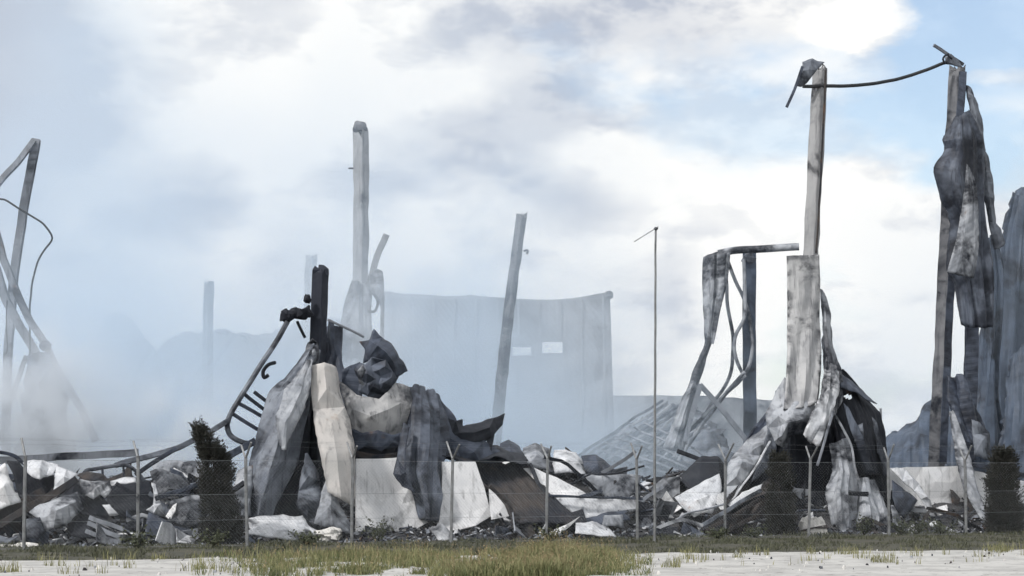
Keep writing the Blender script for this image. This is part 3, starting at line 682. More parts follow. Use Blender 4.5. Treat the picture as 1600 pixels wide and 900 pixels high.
sheet('scorched_plate', 'long tan scorched plate hanging down the middle of the central wreck', [[(485, 572, 4.2), (506, 566, 4), (526, 573, 4.2)], [(486, 610, 4), (510, 608, 3.8), (532, 615, 4)], [(490, 660, 3.6), (518, 660, 3.4), (547, 658, 3.6)], [(500, 710, 3.2), (526, 710, 3), (554, 705, 3.2)], [(508, 750, 3), (530, 755, 2.8), (554, 755, 3)], [(512, 770, 2.9), (533, 780, 2.7), (553, 791, 2.9)]], M['tan'], 'metal plate', amp=.03, rag=.02, back=M['grey'], facet=True)
sheet('wrapped_sheet', 'small pale clump of sheet knotted at the base of the black column top', [[(480, 536, 5.2), (488, 530, 5), (497, 536, 5.1)], [(478, 552, 5.1), (489, 550, 4.8), (499, 552, 5)], [(480, 566, 5.1), (488, 568, 4.9), (496, 562, 5)]], M['pale'], amp=.08, cell=.05)
sheet('wrapped_sheet', 'dark grey sheet wrapped behind the black column, right side', [[(508, 508, 6.6), (520, 502, 6.5), (532, 512, 6.6)], [(506, 545, 6.3), (522, 548, 6.1), (536, 550, 6.3)], [(508, 600, 6), (524, 600, 5.8), (540, 604, 6)], [(512, 680, 5.8), (530, 680, 5.6), (550, 680, 5.8)]], M['dark'], amp=.09, pleat=(2, .06))
sheet('dark_curtain', 'black sheet painting the shade in the gap between grey curtain and tan plate', [[(486, 590, 5.4), (500, 580, 5.4)], [(470, 650, 5.2), (500, 650, 5.2)], [(455, 730, 4.9), (510, 730, 4.9)], [(415, 812, 4.5), (512, 812, 4.5)]], M['soot'], amp=.08, pleat=(3, .08))  # black sheet stands in for the shaded void between the two sheets
sheet('sheet_fin', 'narrow upright grey fin of sheet left of the tan plate', [[(477, 709, 3.7), (481, 708, 3.6)], [(469, 748, 3.5), (482, 744, 3.2), (500, 752, 3.4)], [(464, 790, 3.2), (482, 788, 2.9), (502, 780, 3.1)], [(480, 815, 3), (492, 822, 2.8), (500, 830, 2.9)]], M['grey'], amp=.05)
sheet('torn_sheet', 'pale triangular torn panel at the foot of the tan plate', [[(508, 752, 3.3), (517, 764, 3.2)], [(498, 790, 3), (516, 790, 2.8), (532, 792, 3)], [(490, 818, 2.8), (520, 826, 2.6), (553, 836, 2.8)]], M['pale'], 'panel', amp=.04)
shard('white_slab', 'crumpled white slab lying on the ground right of the cypress', [(406, 807, 3), (430, 805, 3.1), (452, 806, 3.1), (472, 807, 3), (482, 820, 2.6), (500, 833, 2.2), (480, 838, 2.1), (458, 846, 1.9), (430, 840, 2), (404, 838, 2.1), (380, 832, 2.2), (392, 826, 2.4), (386, 812, 2.7)], M['white'], 'panel', inner=[(420, 822, 2.4), (450, 824, 2.5), (436, 830, 2.1)], amp=.05, density=.12, rag=.03, thick=.03)
v2, f2 = lump(P(515, 836, 2.1), .3, .2, .14, 22, .6, 9); tag(meshobj('foam_lump', v2, f2, M['lump'], smooth=30), 'pale broken lump on the ground below the tan plate', 'rubble')

shard('draped_sheet', 'pale sheet slung across the centre, under the pointed torn sheet', [(525, 590, 4.8), (541, 603, 4.6), (557, 616, 4.45), (575, 621, 4.4), (592, 624, 4.4), (606, 612, 4.4), (618, 597, 4.5), (640, 604, 4.6), (646, 640, 4.5), (640, 668, 4.5), (628, 690, 4.5), (610, 682, 4.4), (590, 694, 4.4), (568, 684, 4.4), (549, 692, 4.4), (543, 650, 4.4), (534, 616, 4.6)], M['cloth'], inner=[(552, 640, 4.3), (580, 650, 4.15), (606, 640, 4.2), (626, 630, 4.3), (600, 668, 4.25)], amp=.012, rag=.025, density=.6, back=M['dark'])
sheet('recess_shade_sheet', 'black sheet painting the shade under the slung pale sheet', [[(545, 655, 6), (590, 660, 6), (636, 655, 6)], [(548, 690, 5.8), (590, 690, 5.8), (632, 690, 5.8)], [(550, 726, 5.6), (590, 730, 5.6), (630, 726, 5.6)]], M['soot'], amp=.1, pleat=(2, .06))  # shade of the void below the slung sheet, painted as a black sheet
shard('burnt_or_shade_sheet', 'dark scorched flap hanging from the lower edge of the slung pale sheet', [(548, 668, 4.05), (566, 676, 4), (590, 672, 4), (612, 680, 4), (634, 674, 4.05), (630, 698, 4.1), (612, 692, 4), (596, 706, 4), (574, 696, 4), (556, 706, 4.1), (551, 690, 4.1)], M['dark'], amp=.05, rag=.05, density=.05)
shard('burnt_or_shade_sheet', 'black ragged sheet sagging down right of the tall dark drape', [(690, 640, 5.4), (704, 652, 5.3), (718, 660, 5.2), (730, 680, 5.1), (756, 690, 5), (780, 704, 5), (790, 722, 4.9), (752, 722, 4.7), (720, 718, 4.7), (696, 714, 4.8), (688, 676, 5)], M['dark'], inner=[(712, 690, 4.7), (740, 706, 4.6)], amp=.08, rag=.06, density=.08)
bar('burnt_beam', 'dark sagging beam under the slung pale sheet', [(548, 686, 4.6), (580, 696, 4.5), (630, 694, 4.6)], rect(.14, .16), M['dark'], 'beam')
bar('burnt_beam', 'second dark beam edge above the large white panel', [(552, 708, 4.2), (590, 714, 4.1), (624, 712, 4.2)], rect(.14, .1), M['brown'], 'beam')
sheet('cladding_sheet', 'large flat white panel standing right of the tan plate', [[(556, 717, 4), (590, 717, 4), (628, 714, 4)], [(556, 745, 3.9), (590, 745, 3.9), (630, 745, 3.9)], [(556, 780, 3.8), (600, 780, 3.8), (656, 780, 3.8)], [(556, 812, 3.6), (610, 812, 3.6), (676, 812, 3.5)], [(554, 840, 3.5), (610, 838, 3.5), (640, 832, 3.5)]], M['clean'], 'panel', amp=.025, rag=.02, thick=.06)
shard('pointed_sheet', 'pointed dark torn sheet at the top of the central wreck', [(584, 513, 4.9), (597, 527, 4.8), (611, 537, 4.8), (622, 554, 4.7), (633, 570, 4.7), (637, 579, 4.7), (620, 591, 4.6), (606, 578, 4.6), (596, 562, 4.5), (576, 564, 4.8), (567, 568, 4.9), (571, 547, 4.9), (561, 534, 5), (577, 532, 4.9)], M['dark'], inner=[(590, 540, 4.4), (604, 552, 4.4), (616, 568, 4.5), (582, 550, 4.6)], amp=.05, rag=.05, density=.03, back=M['pale'])
shard('crumpled_sheet', 'jagged dark grey wad of sheet below the pointed torn sheet', [(554, 578, 4.8), (563, 566, 4.7), (571, 570, 4.6), (580, 558, 4.6), (603, 562, 4.5), (613, 580, 4.5), (624, 590, 4.6), (612, 604, 4.5), (604, 618, 4.5), (590, 628, 4.6), (574, 618, 4.7), (560, 612, 4.8), (562, 594, 4.8)], M['drape'], inner=[(574, 584, 4.4), (592, 578, 4.35), (600, 598, 4.3), (582, 604, 4.4)], amp=.05, rag=.05, density=.012, back=M['dark'])
shard('torn_sheet', 'small pale sheet painting a highlight on the dark grey wad', [(558, 580, 4.4), (566, 570, 4.35), (572, 578, 4.3), (566, 592, 4.35), (570, 602, 4.4), (561, 598, 4.45)], M['pale'], amp=.02, rag=.03, density=.05)  # highlight on the wad, put in as a paler piece
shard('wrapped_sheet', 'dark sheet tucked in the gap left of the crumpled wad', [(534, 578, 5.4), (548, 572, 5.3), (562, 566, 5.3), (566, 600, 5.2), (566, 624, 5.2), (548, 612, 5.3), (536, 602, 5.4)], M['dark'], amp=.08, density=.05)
sheet('dark_curtain', 'tall dark sheet draped at right of the central wreck, reaching the ground', [[(634, 604, 5.2), (650, 603, 5), (668, 608, 5), (684, 622, 5.2)], [(628, 640, 5), (648, 636, 4.4), (672, 640, 4.3), (694, 655, 5)], [(622, 690, 4.7), (648, 690, 4), (672, 690, 3.9), (700, 690, 4.7)], [(618, 730, 4.3), (650, 735, 3.6), (675, 735, 3.5), (692, 735, 4.2)], [(640, 768, 3.9), (660, 775, 3.3), (678, 780, 3.2), (690, 780, 3.8)], [(656, 808, 3.6), (666, 812, 3.2), (676, 816, 3.2), (684, 812, 3.6)]], M['drape'], pleat=(3.2, .13), amp=.05, back=M['grey'])
sheet('sheet_fold', 'light curling edge of sheet at left of the tall dark drape', [[(631, 660, 4), (640, 668, 3.9)], [(622, 700, 3.8), (634, 702, 3.6)], [(614, 740, 3.5), (626, 742, 3.3), (634, 738, 3.4)], [(628, 760, 3.4), (644, 768, 3.2), (654, 776, 3.3)]], M['drape'], amp=.05, cell=.06)
sheet('dark_curtain', 'dark sheet sloping down right from the drape toward the torn fin', [[(668, 610, 5.6), (682, 616, 5.5), (694, 640, 5.6)], [(676, 650, 5.3), (694, 652, 5.1), (716, 658, 5.3)], [(684, 692, 5), (706, 690, 4.8), (730, 692, 5)], [(690, 718, 4.8), (715, 718, 4.6), (746, 716, 4.8)]], M['dark'], pleat=(2, .09), amp=.07)
shard('torn_fin', 'torn black fin of sheet pointing right above the white panels', [(700, 654, 5.1), (712, 657, 5), (722, 655, 5), (723, 666, 5), (735, 664, 5.1), (752, 659, 5.1), (772, 653, 5.2), (789, 646, 5.3), (786, 664, 5.2), (776, 674, 5.1), (768, 682, 5), (760, 690, 5), (740, 692, 4.9), (722, 690, 4.9), (704, 684, 5)], M['soot'], inner=[(740, 676, 4.8), (764, 668, 4.9), (718, 676, 4.8)], amp=.05, rag=.05, density=.05, back=M['dark'])
bar('burnt_beam', 'black beam stub propping up the torn fin', [(768, 676, 5.1), (764, 704, 5), (770, 722, 5)], rect(.16, .1), M['soot'], 'beam')
sheet('burnt_or_shade_sheet', 'flat black sheet lying along the top of the narrow white panel', [[(695, 696, 6), (740, 702, 6), (776, 698, 6), (820, 714, 6)], [(690, 716, 4.3), (740, 718, 4.2), (790, 718, 4.3), (826, 728, 4.4)]], M['soot'], amp=.1, rag=.06, back=M['dark'])
sheet('cladding_sheet', 'narrow white panel standing right of the tall dark drape', [[(690, 722, 4), (715, 722, 4), (742, 722, 4)], [(690, 760, 3.8), (720, 760, 3.8), (756, 762, 3.8)], [(686, 806, 3.5), (725, 806, 3.5), (768, 806, 3.5)], [(678, 838, 3.2), (705, 834, 3.2), (742, 822, 3.3)]], M['clean'], 'panel', amp=.03, rag=.02, thick=.06)
sheet('torn_sheet', 'white triangular scrap on the ground below the narrow white panel', [[(670, 826, 2.6), (690, 818, 2.8)], [(682, 842, 2.2), (712, 838, 2.4)], [(690, 850, 1.9), (718, 850, 2)]], M['white'], 'panel', amp=.05)
sheet('torn_sheet', 'small white shard leaning right of the narrow white panel', [[(764, 764, 3.4), (770, 768, 3.4)], [(765, 790, 3.2), (788, 790, 3.2)], [(768, 812, 3), (795, 806, 3.1)]], M['clean'], 'panel', amp=.03)
sheet('roof_slab', 'brown ribbed roof slab sliding down in the middle of the debris', [[(738, 722, 5.2), (780, 724, 5.1), (824, 722, 5)], [(752, 752, 4.4), (790, 752, 4.3), (842, 752, 4.2)], [(778, 786, 3.6), (815, 786, 3.5), (872, 786, 3.5)], [(806, 815, 2.8), (850, 818, 2.7), (912, 822, 2.7)]], M['brown'], 'roof sheet', corr=(3.2, .03), amp=.06, thick=.05)
bar('burnt_beam', 'dark beam along the right edge of the brown roof slab', [(828, 726, 4.6), (852, 772, 3.8), (908, 826, 2.6)], rect(.1, .12), M['soot'], 'beam')
bar('burnt_beam', 'dark plank crossing in front of the small white shard', [(764, 760, 3), (796, 790, 2.9), (802, 826, 2.8)], rect(.09, .07), M['brown'], 'beam')
sheet('white_wedge', 'long white wedge-shaped panel above the brown roof slab', [[(818, 732, 4.6), (834, 731, 4.6), (870, 746, 4.6), (918, 773, 4.6)], [(838, 752, 4.3), (852, 756, 4.3), (880, 766, 4.3), (916, 777, 4.4)], [(858, 774, 4), (880, 776, 4), (900, 777, 4), (914, 779, 4.3)]], M['clean'], 'panel', amp=.02, rag=.02, cell=.06)
sheet('cladding_sheet', 'grey-white panel standing behind the long low white panel', [[(914, 742, 5.4), (960, 742, 5.4), (1000, 742, 5.4)], [(928, 778, 5.2), (960, 780, 5.2), (1000, 780, 5.2)]], M['pale'], 'panel', amp=.04, thick=.06)
sheet('cladding_sheet', 'long low white panel tapering to the left in the middle debris', [[(862, 777, 3.9), (930, 779, 3.9), (998, 781, 3.9)], [(882, 793, 3.7), (935, 797, 3.7), (996, 796, 3.7)], [(905, 812, 3.5), (940, 808, 3.5), (972, 800, 3.6)]], M['white'], 'panel', amp=.03, rag=.02, thick=.06)
bar('burnt_beam', 'thin dark beam lying across the top of the long low white panel', [(858, 774, 3.6), (930, 777, 3.5), (1004, 779, 3.6)], rect(.06, .07), M['dark'], 'beam')
sheet('crumpled_sheet', 'white crumpled sheet on the crest of the middle debris', [[(866, 704, 7), (884, 702, 7), (900, 708, 7), (914, 724, 7)], [(864, 722, 6.2), (886, 718, 5.9), (904, 726, 6), (918, 736, 6.2)], [(866, 740, 5.8), (890, 738, 5.6), (915, 744, 5.8)]], M['white'], amp=.13, cell=.06)
sheet('crumpled_sheet', 'dark crumpled sheet right of the white one on the debris crest', [[(908, 713, 6.6), (930, 710, 6.6), (944, 720, 6.6), (960, 734, 6.6)], [(912, 730, 6), (934, 728, 5.8), (952, 742, 6)], [(918, 740, 5.8), (940, 746, 5.7), (950, 748, 5.8)]], M['dark'], amp=.1, cell=.06)
sheet('crumpled_sheet', 'pale rumpled sheet on the crest left of the white crumpled one', [[(818, 700, 7), (836, 694, 7), (858, 702, 7)], [(816, 716, 6.2), (838, 712, 6), (862, 722, 6.2)], [(822, 730, 5.8), (842, 732, 5.7), (866, 738, 5.8)]], M['pale'], amp=.14, cell=.06)
sheet('crumpled_sheet', 'dark little curled sheet on the crest beside the torn fin', [[(782, 694, 6.8), (794, 687, 6.7), (812, 698, 6.8)], [(780, 706, 6.2), (798, 704, 6), (820, 714, 6.2)], [(786, 720, 5.9), (802, 722, 5.8), (824, 726, 5.9)]], M['dark'], amp=.12, cell=.06)
sheet('torn_sheet', 'pale torn panel lying below the long low white panel', [[(944, 806, 3), (972, 804, 3)], [(940, 822, 2.8), (976, 824, 2.8)]], M['pale'], 'panel', amp=.05)
sheet('white_slab', 'broken white slab on the ground left of the thin mast', [[(900, 818, 2.4), (925, 815, 2.5), (950, 826, 2.4)], [(898, 834, 1.8), (925, 836, 1.7), (966, 842, 1.8)]], M['white'], 'panel', amp=.1)
sheet('burnt_or_shade_sheet', 'dark sheet sagging beneath the long low white panel', [[(908, 812, 3.4), (950, 800, 3.4), (980, 798, 3.5)], [(910, 828, 3.1), (950, 818, 3), (985, 812, 3.2)]], M['dark'], amp=.08)

# ------------------------------------------------------------------ debris left
bar('long_beam', 'long nearly level steel beam lying along the top of the left debris', [(-30, 718, 5), (37, 718, 5), (120, 712, 5), (216, 707, 5)], ibeam(.17, .16, .025), M['steel'], 'beam', wob=.03)
bar('slanting_pole', 'long pole rising right from the left debris to the ladder-like frame', [(180, 728, 5.6), (219, 716, 5.6), (267, 703, 5.6), (304, 687, 5.6), (357, 658, 5.6)], rect(.13, .13), M['grey'], 'pole', wob=.04)
bar('slanting_pole', 'second lower pole slanting up toward the cypress', [(212, 742, 5), (240, 722, 5), (275, 702, 5)], rect(.1, .1), M['dark'], 'pole', wob=.03)
bar('curved_strip', 'curved dark strip at the upper left edge of the debris', [(-10, 706, 4.6), (10, 709, 4.6), (24, 714, 4.6), (36, 724, 4.6), (60, 730, 4.4), (92, 738, 4.2)], rect(.08, .1), M['dark'], 'metal strip', wob=.03)
shard('torn_sheet', 'white triangular panel at the left edge of the debris', [(-12, 736, 3.4), (8, 724, 3.4), (14, 744, 3.3), (24, 766, 3.2), (33, 784, 3.1), (16, 790, 3), (-12, 800, 3)], M['clean'], 'panel', inner=[(6, 760, 3)], amp=.02, rag=.02, density=.4)
shard('burnt_or_shade_sheet', 'dark sheet behind the white triangular panel at the left edge', [(10, 720, 4.4), (30, 722, 4.4), (46, 744, 4.3), (62, 748, 4.2), (84, 742, 4.2), (80, 768, 4), (66, 786, 3.8), (34, 792, 3.8), (26, 760, 4)], M['soot'], amp=.06, density=.12)
shard('wavy_sheet', 'white sheet with a zigzag lower edge near the first fence post', [(36, 724, 4), (50, 719, 4.1), (66, 719, 4.1), (80, 724, 4.1), (92, 728, 4), (84, 742, 3.6), (72, 743, 3.6), (62, 749, 3.5), (48, 744, 3.6), (40, 736, 3.8)], M['white'], inner=[(62, 732, 3.6), (76, 733, 3.9)], amp=.03, density=.2, rag=.02)
shard('sheet_flap', 'light flap hanging from the right end of the zigzag white sheet', [(88, 727, 3.9), (104, 734, 3.7), (122, 741, 3.6), (112, 750, 3.4), (100, 760, 3.3), (88, 776, 3.2), (80, 782, 3.2), (86, 760, 3.4), (86, 742, 3.6)], M['white'], inner=[(100, 745, 3.3)], amp=.02, density=.3, rag=.015)
shard('burnt_or_shade_sheet', 'black triangular sheet painting the shaded gap under the light flap', [(84, 778, 3.3), (100, 764, 3.4), (118, 748, 3.5), (126, 770, 3.3), (134, 792, 3.2), (112, 774, 3.1), (96, 780, 3.1)], M['soot'], amp=.03, density=.2)  # shaded gap in the pile, painted black as a sheet
bar('fallen_plank', 'long brown plank sloping up from the left edge', [(-20, 832, 2.8), (40, 796, 2.9), (84, 772, 3), (120, 748, 3.1)], rect(.16, .05), M['brown'], 'plank', wob=.02, lin=True)
bar('fallen_plank', 'wider burnt plank below the long sloping one at the left edge', [(-20, 812, 3.2), (20, 796, 3.2), (70, 770, 3.2)], rect(.26, .05), M['brown'], 'plank', wob=.02, lin=True)
shard('bowed_sheet', 'smooth bowed grey sheet in the left debris', [(44, 800, 2.9), (62, 788, 2.9), (92, 778, 2.8), (121, 768, 2.8), (126, 782, 2.6), (132, 794, 2.6), (118, 806, 2.5), (102, 822, 2.4), (84, 826, 2.4), (70, 830, 2.5), (64, 812, 2.6)], M['pale'], inner=[(88, 798, 2.35), (110, 788, 2.5)], amp=.015, density=.5, rag=.02)
shard('torn_sheet', 'low grey sheet bent under the smooth bowed one', [(40, 812, 2.6), (62, 808, 2.5), (72, 832, 2.3), (60, 842, 2.2), (42, 840, 2.3)], M['grey'], amp=.04, density=.1)
shard('burnt_or_shade_sheet', 'dark bent sheet under the smooth bowed one', [(104, 822, 2.8), (122, 804, 2.8), (134, 794, 2.8), (150, 812, 2.6), (172, 838, 2.4), (140, 842, 2.3), (112, 838, 2.4)], M['soot'], amp=.05, density=.15)
shard('crumpled_sheet', 'rust-brown topped grey sheet in the left debris', [(118, 742, 4), (136, 738, 4), (160, 742, 4), (172, 750, 4), (166, 758, 3.7), (148, 752, 3.6), (132, 750, 3.7)], M['brown'], amp=.04, density=.1, rag=.03)
shard('crumpled_sheet', 'light crumpled sheet with fringed lower edge in the left debris', [(122, 748, 3.6), (146, 752, 3.5), (172, 752, 3.6), (174, 766, 3.4), (164, 778, 3.3), (156, 772, 3.3), (146, 780, 3.2), (134, 774, 3.3), (128, 764, 3.4)], M['white'], inner=[(148, 764, 3.2), (136, 760, 3.5)], amp=.04, density=.06, rag=.03)
shard('burnt_or_shade_sheet', 'black sheet painting the shaded hollow below the fringed crumpled one', [(126, 778, 3.6), (160, 780, 3.5), (178, 790, 3.5), (168, 812, 3.2), (150, 806, 3.1), (132, 800, 3.2)], M['soot'], amp=.05, density=.12)  # black colour paints the shade of a hollow here
for lab, x0, y0 in (('topmost of three ribbed strips fanned out in the left debris', 140, 808), ('middle of three ribbed strips fanned out in the left debris', 136, 818), ('lowest of three ribbed strips fanned out in the left debris', 134, 828)):
    bar('ribbed_strip', lab, [(x0, y0, 2.4), (x0 + 25, y0 + 10, 2.2), (x0 + 52, y0 + 20, 2)], rect(.1, .04), M['steel'], 'metal strip', wob=.04)
sheet('torn_sheet', 'small light torn strip left of the second fence post', [[(160, 790, 2.6), (170, 788, 2.6)], [(172, 806, 2.5), (186, 804, 2.5)]], M['white'], 'panel', amp=.04, cell=.05)
rl = thing('bent_railing', 'bent railing loop with short posts above the left debris', 'railing', P(172, 770, 4.4))
bar('top_rail', None, [(132, 745, 4.4), (134, 735, 4.4), (150, 732, 4.4), (192, 727, 4.4), (212, 736, 4.4), (226, 752, 4.4)], circ(.045, 7), M['grey'], parent=rl, n=30)
for x, y0, y1 in ((193, 727, 750), (160, 731, 756)): bar('post', None, [(x, y0, 4.4), (x + 1, y1, 4.4)], rect(.05, .05), M['dark'], parent=rl, n=4)
shard('burnt_or_shade_sheet', 'sooty black sheet behind the second fence post', [(168, 752, 5), (190, 750, 5), (212, 748, 5), (236, 752, 5), (240, 778, 4.6), (234, 806, 4.2), (206, 812, 4), (178, 806, 4.1), (168, 780, 4.5)], M['soot'], amp=.06, density=.14)
shard('white_slab', 'flat pale strip on edge over the sooty black sheet', [(170, 752, 4), (190, 747, 4), (211, 746, 4), (212, 754, 3.8), (192, 757, 3.8), (174, 759, 3.8)], M['white'], 'panel', amp=.01, density=.5, rag=.01)
shard('torn_sheet', 'light bent shard right of the second fence post', [(236, 754, 3.8), (243, 757, 3.8), (247, 772, 3.5), (251, 786, 3.5), (258, 808, 3.3), (240, 802, 3.3), (228, 797, 3.3), (240, 788, 3.4), (241, 774, 3.5)], M['white'], 'panel', inner=[(246, 792, 3.2)], amp=.02, density=.3, rag=.015)
shard('bowed_sheet', 'grey sheet leaning just left of the cypress', [(264, 784, 3.4), (290, 776, 3.3), (322, 771, 3.3), (324, 796, 3), (316, 820, 2.7), (284, 822, 2.7), (262, 812, 2.8), (272, 798, 3)], M['pale'], inner=[(296, 796, 2.8)], amp=.02, density=.4, rag=.02)
shard('torn_sheet', 'narrow white angled shard between second post and cypress', [(258, 806, 2.9), (270, 790, 3), (276, 786, 3), (274, 800, 2.9), (266, 814, 2.8)], M['clean'], 'panel', amp=.01, density=.5)
shard('cladding_sheet', 'smoky grey flat panel behind the cypress', [(236, 724, 7), (270, 720, 7), (312, 722, 7), (328, 726, 7), (328, 752, 6.6), (290, 750, 6.6), (246, 748, 6.6)], M['pale'], 'panel', amp=.03, density=.4)
bar('slanting_pole', 'dark pole lying across the debris just left of the cypress', [(244, 779, 3), (280, 768, 3), (318, 755, 3)], rect(.11, .11), M['dark'], 'pole', wob=.03)
shard('crumpled_sheet', 'rumpled light sheet between the second post and the cypress', [(234, 736, 5.4), (250, 732, 5.3), (268, 738, 5.2), (290, 746, 5.2), (300, 762, 5), (282, 770, 4.6), (264, 764, 4.5), (248, 776, 4.5), (240, 756, 4.9)], M['pale'], inner=[(262, 750, 4.7), (280, 756, 5)], amp=.05, density=.07, rag=.04)
shard('burnt_or_shade_sheet', 'dark creased sheet low between the second post and the cypress', [(232, 800, 3.1), (252, 810, 3), (276, 820, 2.8), (300, 826, 2.7), (290, 840, 2.5), (250, 840, 2.5), (226, 834, 2.6)], M['dark'], amp=.05, density=.1)
bar('burnt_beam', 'dark beam leaning right of the cypress top', [(352, 716, 4.6), (372, 704, 4.6), (398, 690, 4.7)], rect(.16, .14), M['dark'], 'beam', wob=.03)
sheet('bowed_sheet', 'light grey sheet standing between cypress and third fence post', [[(372, 736, 3.8), (384, 728, 3.8), (396, 726, 3.9)], [(364, 760, 3.5), (380, 758, 3.3), (394, 760, 3.5)], [(362, 800, 3.2), (378, 806, 3), (392, 806, 3.2)]], M['pale'], amp=.06)
v2, f2 = lump(P(38, 857, 1.6), .42, .25, .12, 31, .5, 9); tag(meshobj('foam_lump', v2, f2, M['lump'], smooth=30), 'long white lump on the ground by the first fence post', 'rubble')

# ------------------------------------------------------------------ right wreck
t = column('concrete_column', 'tallest broken concrete column, light left face, rising out of the big hanging panel', [(1281, 104, 6.2), (1277, 200, 6.2), (1272, 300, 6.2), (1267, 400, 6.2), (1262, 560, 6.2), (1258, 835, 6.2)], .46, .40, M['conc'], rebars=4, seed=14, rebl=.35, twist=0)
sheet('bent_bracket', None, [[(1254, 97, 5.8), (1268, 92, 5.8), (1288, 98, 5.8)], [(1253, 112, 5.7), (1264, 108, 5.6), (1276, 110, 5.7)], [(1244, 134, 5.7), (1252, 136, 5.6), (1262, 128, 5.7)]], M['grey'], parent=t, amp=.05, cell=.05)
bar('loose_strip', None, [(1254, 104, 5.6), (1242, 138, 5.6), (1229, 167, 5.6)], rect(.08, .05), M['dark'], parent=t, wob=.01)
bar('conduit', None, [(1290, 110, 5.75), (1281, 300, 5.7), (1275, 396, 5.7)], rect(.05, .05), M['brown'], parent=t, wob=.02)
bar('hanging_cable', 'black cable slung between the tops of the two tall columns', [(1254, 135, 6.1), (1285, 134, 6.0), (1320, 134, 6.3), (1360, 131, 6.6), (1400, 124, 6.8), (1440, 112, 7), (1478, 97, 7.2)], circ(.05, 7), M['cable'], 'cable', n=50, wob=.015)
sheet('hanging_sheet', 'big flat grey panel hanging down the front of the tallest column', [[(1229, 400, 5.4), (1254, 399, 5.3), (1279, 398, 5.4)], [(1231, 450, 5.3), (1256, 450, 5.2), (1282, 448, 5.3)], [(1232, 500, 5.2), (1256, 500, 5.1), (1283, 500, 5.2)], [(1229, 560, 5), (1256, 560, 4.9), (1283, 556, 5)], [(1225, 628, 4.8), (1252, 630, 4.7), (1277, 622, 4.8)], [(1224, 642, 4.7), (1250, 638, 4.55), (1276, 631, 4.7)]], M['hang'], 'panel', amp=.045, rag=.015, thick=.04)
sheet('side_sheet', 'narrow crumpled sheet along the right edge of the big hanging panel', [[(1281, 450, 5.7), (1286, 455, 5.6)], [(1283, 490, 5.5), (1290, 490, 5.3), (1298, 490, 5.5)], [(1285, 540, 5.3), (1294, 545, 5), (1306, 550, 5.3)], [(1290, 590, 5.2), (1302, 590, 4.9), (1312, 576, 5.2)], [(1296, 650, 5), (1306, 650, 4.8), (1316, 620, 5)]], M['pale'], amp=.06, cell=.06)
sheet('draped_sheet', 'light ragged flap hanging at lower right of the big hanging panel', [[(1290, 560, 4.9), (1302, 572, 4.8), (1311, 584, 4.9)], [(1280, 620, 4.5), (1296, 620, 4.2), (1310, 612, 4.5)], [(1264, 660, 4.2), (1284, 662, 3.9), (1298, 648, 4.2)], [(1254, 682, 4.1), (1268, 694, 3.9), (1284, 696, 4.1)]], M['white'], amp=.07, rag=.07)
shard('draped_sheet', 'wide crumpled pale collar of sheet under the big hanging panel', [(1226, 590, 5.4), (1212, 612, 5.3), (1196, 644, 5.2), (1199, 668, 5), (1209, 690, 4.8), (1232, 706, 4.6), (1236, 680, 4.6), (1260, 677, 4.5), (1274, 644, 4.7), (1274, 620, 4.9), (1240, 600, 5.2)], M['pale'], inner=[(1216, 650, 4.6), (1232, 660, 4.3), (1250, 656, 4.3), (1222, 680, 4.4)], amp=.06, rag=.04, density=.02, stretch=.6, back=M['dark'])
shard('sheet_strip', 'grey shoulder band of sheet above the pierced black skirt', [(1308, 578, 5.4), (1322, 590, 5.2), (1340, 604, 5.2), (1357, 619, 5.2), (1369, 632, 5.2), (1352, 623, 4.9), (1336, 613, 4.8), (1312, 605, 4.9)], M['drape'], amp=.04, density=.05)
sheet('interior_shade_sheet', 'black sheet painting the shade inside the right wreck under the big hanging panel', [[(1206, 660, 6), (1262, 650, 6), (1320, 640, 6)], [(1190, 740, 5.4), (1260, 740, 5.2), (1340, 740, 5.4)], [(1150, 838, 4.6), (1250, 840, 4.4), (1345, 838, 4.6)]], M['soot'], amp=.12, pleat=(5, .12))  # dark inside of the wreck: shade painted as one black sheet
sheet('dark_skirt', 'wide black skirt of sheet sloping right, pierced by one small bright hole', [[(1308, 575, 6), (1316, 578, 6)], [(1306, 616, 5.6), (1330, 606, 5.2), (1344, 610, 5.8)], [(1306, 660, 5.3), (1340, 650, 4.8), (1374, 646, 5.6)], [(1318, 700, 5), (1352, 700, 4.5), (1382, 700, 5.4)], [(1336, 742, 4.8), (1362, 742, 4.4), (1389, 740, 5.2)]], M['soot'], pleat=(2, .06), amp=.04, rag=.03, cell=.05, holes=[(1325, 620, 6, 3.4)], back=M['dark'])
shard('sheet_strip', 'long grey fold running down the middle of the pierced black skirt', [(1318, 630, 4.6), (1326, 636, 4.5), (1338, 662, 4.3), (1352, 694, 4.1), (1366, 738, 4), (1354, 738, 4), (1342, 708, 4.1), (1330, 676, 4.3)], M['drape'], amp=.03, density=.06, stretch=.5)
shard('sheet_strip', 'narrow grey fold near the right rim of the pierced black skirt', [(1362, 650, 5), (1370, 660, 4.9), (1380, 700, 4.8), (1390, 742, 4.7), (1380, 744, 4.6), (1372, 706, 4.7)], M['grey'], amp=.03, density=.06, stretch=.5)
sheet('sheet_flap', 'torn light-edged flap on the wide black skirt', [[(1336, 668, 4.4), (1348, 660, 4.4)], [(1334, 690, 4.2), (1350, 688, 4.1)], [(1346, 706, 4.2), (1356, 712, 4.2)]], M['grey'], amp=.06, cell=.05)
sheet('dark_skirt', 'broad dark sheet flaring down left under the grey sweeping sheet', [[(1206, 640, 6), (1222, 606, 5.8), (1236, 610, 5.8)], [(1165, 690, 5.6), (1195, 690, 5.3), (1236, 690, 5.2)], [(1132, 745, 5), (1175, 750, 4.6), (1232, 750, 4.6)], [(1090, 832, 3.9), (1150, 836, 3.5), (1230, 838, 3.6)]], M['dark'], pleat=(4, .12), amp=.06)
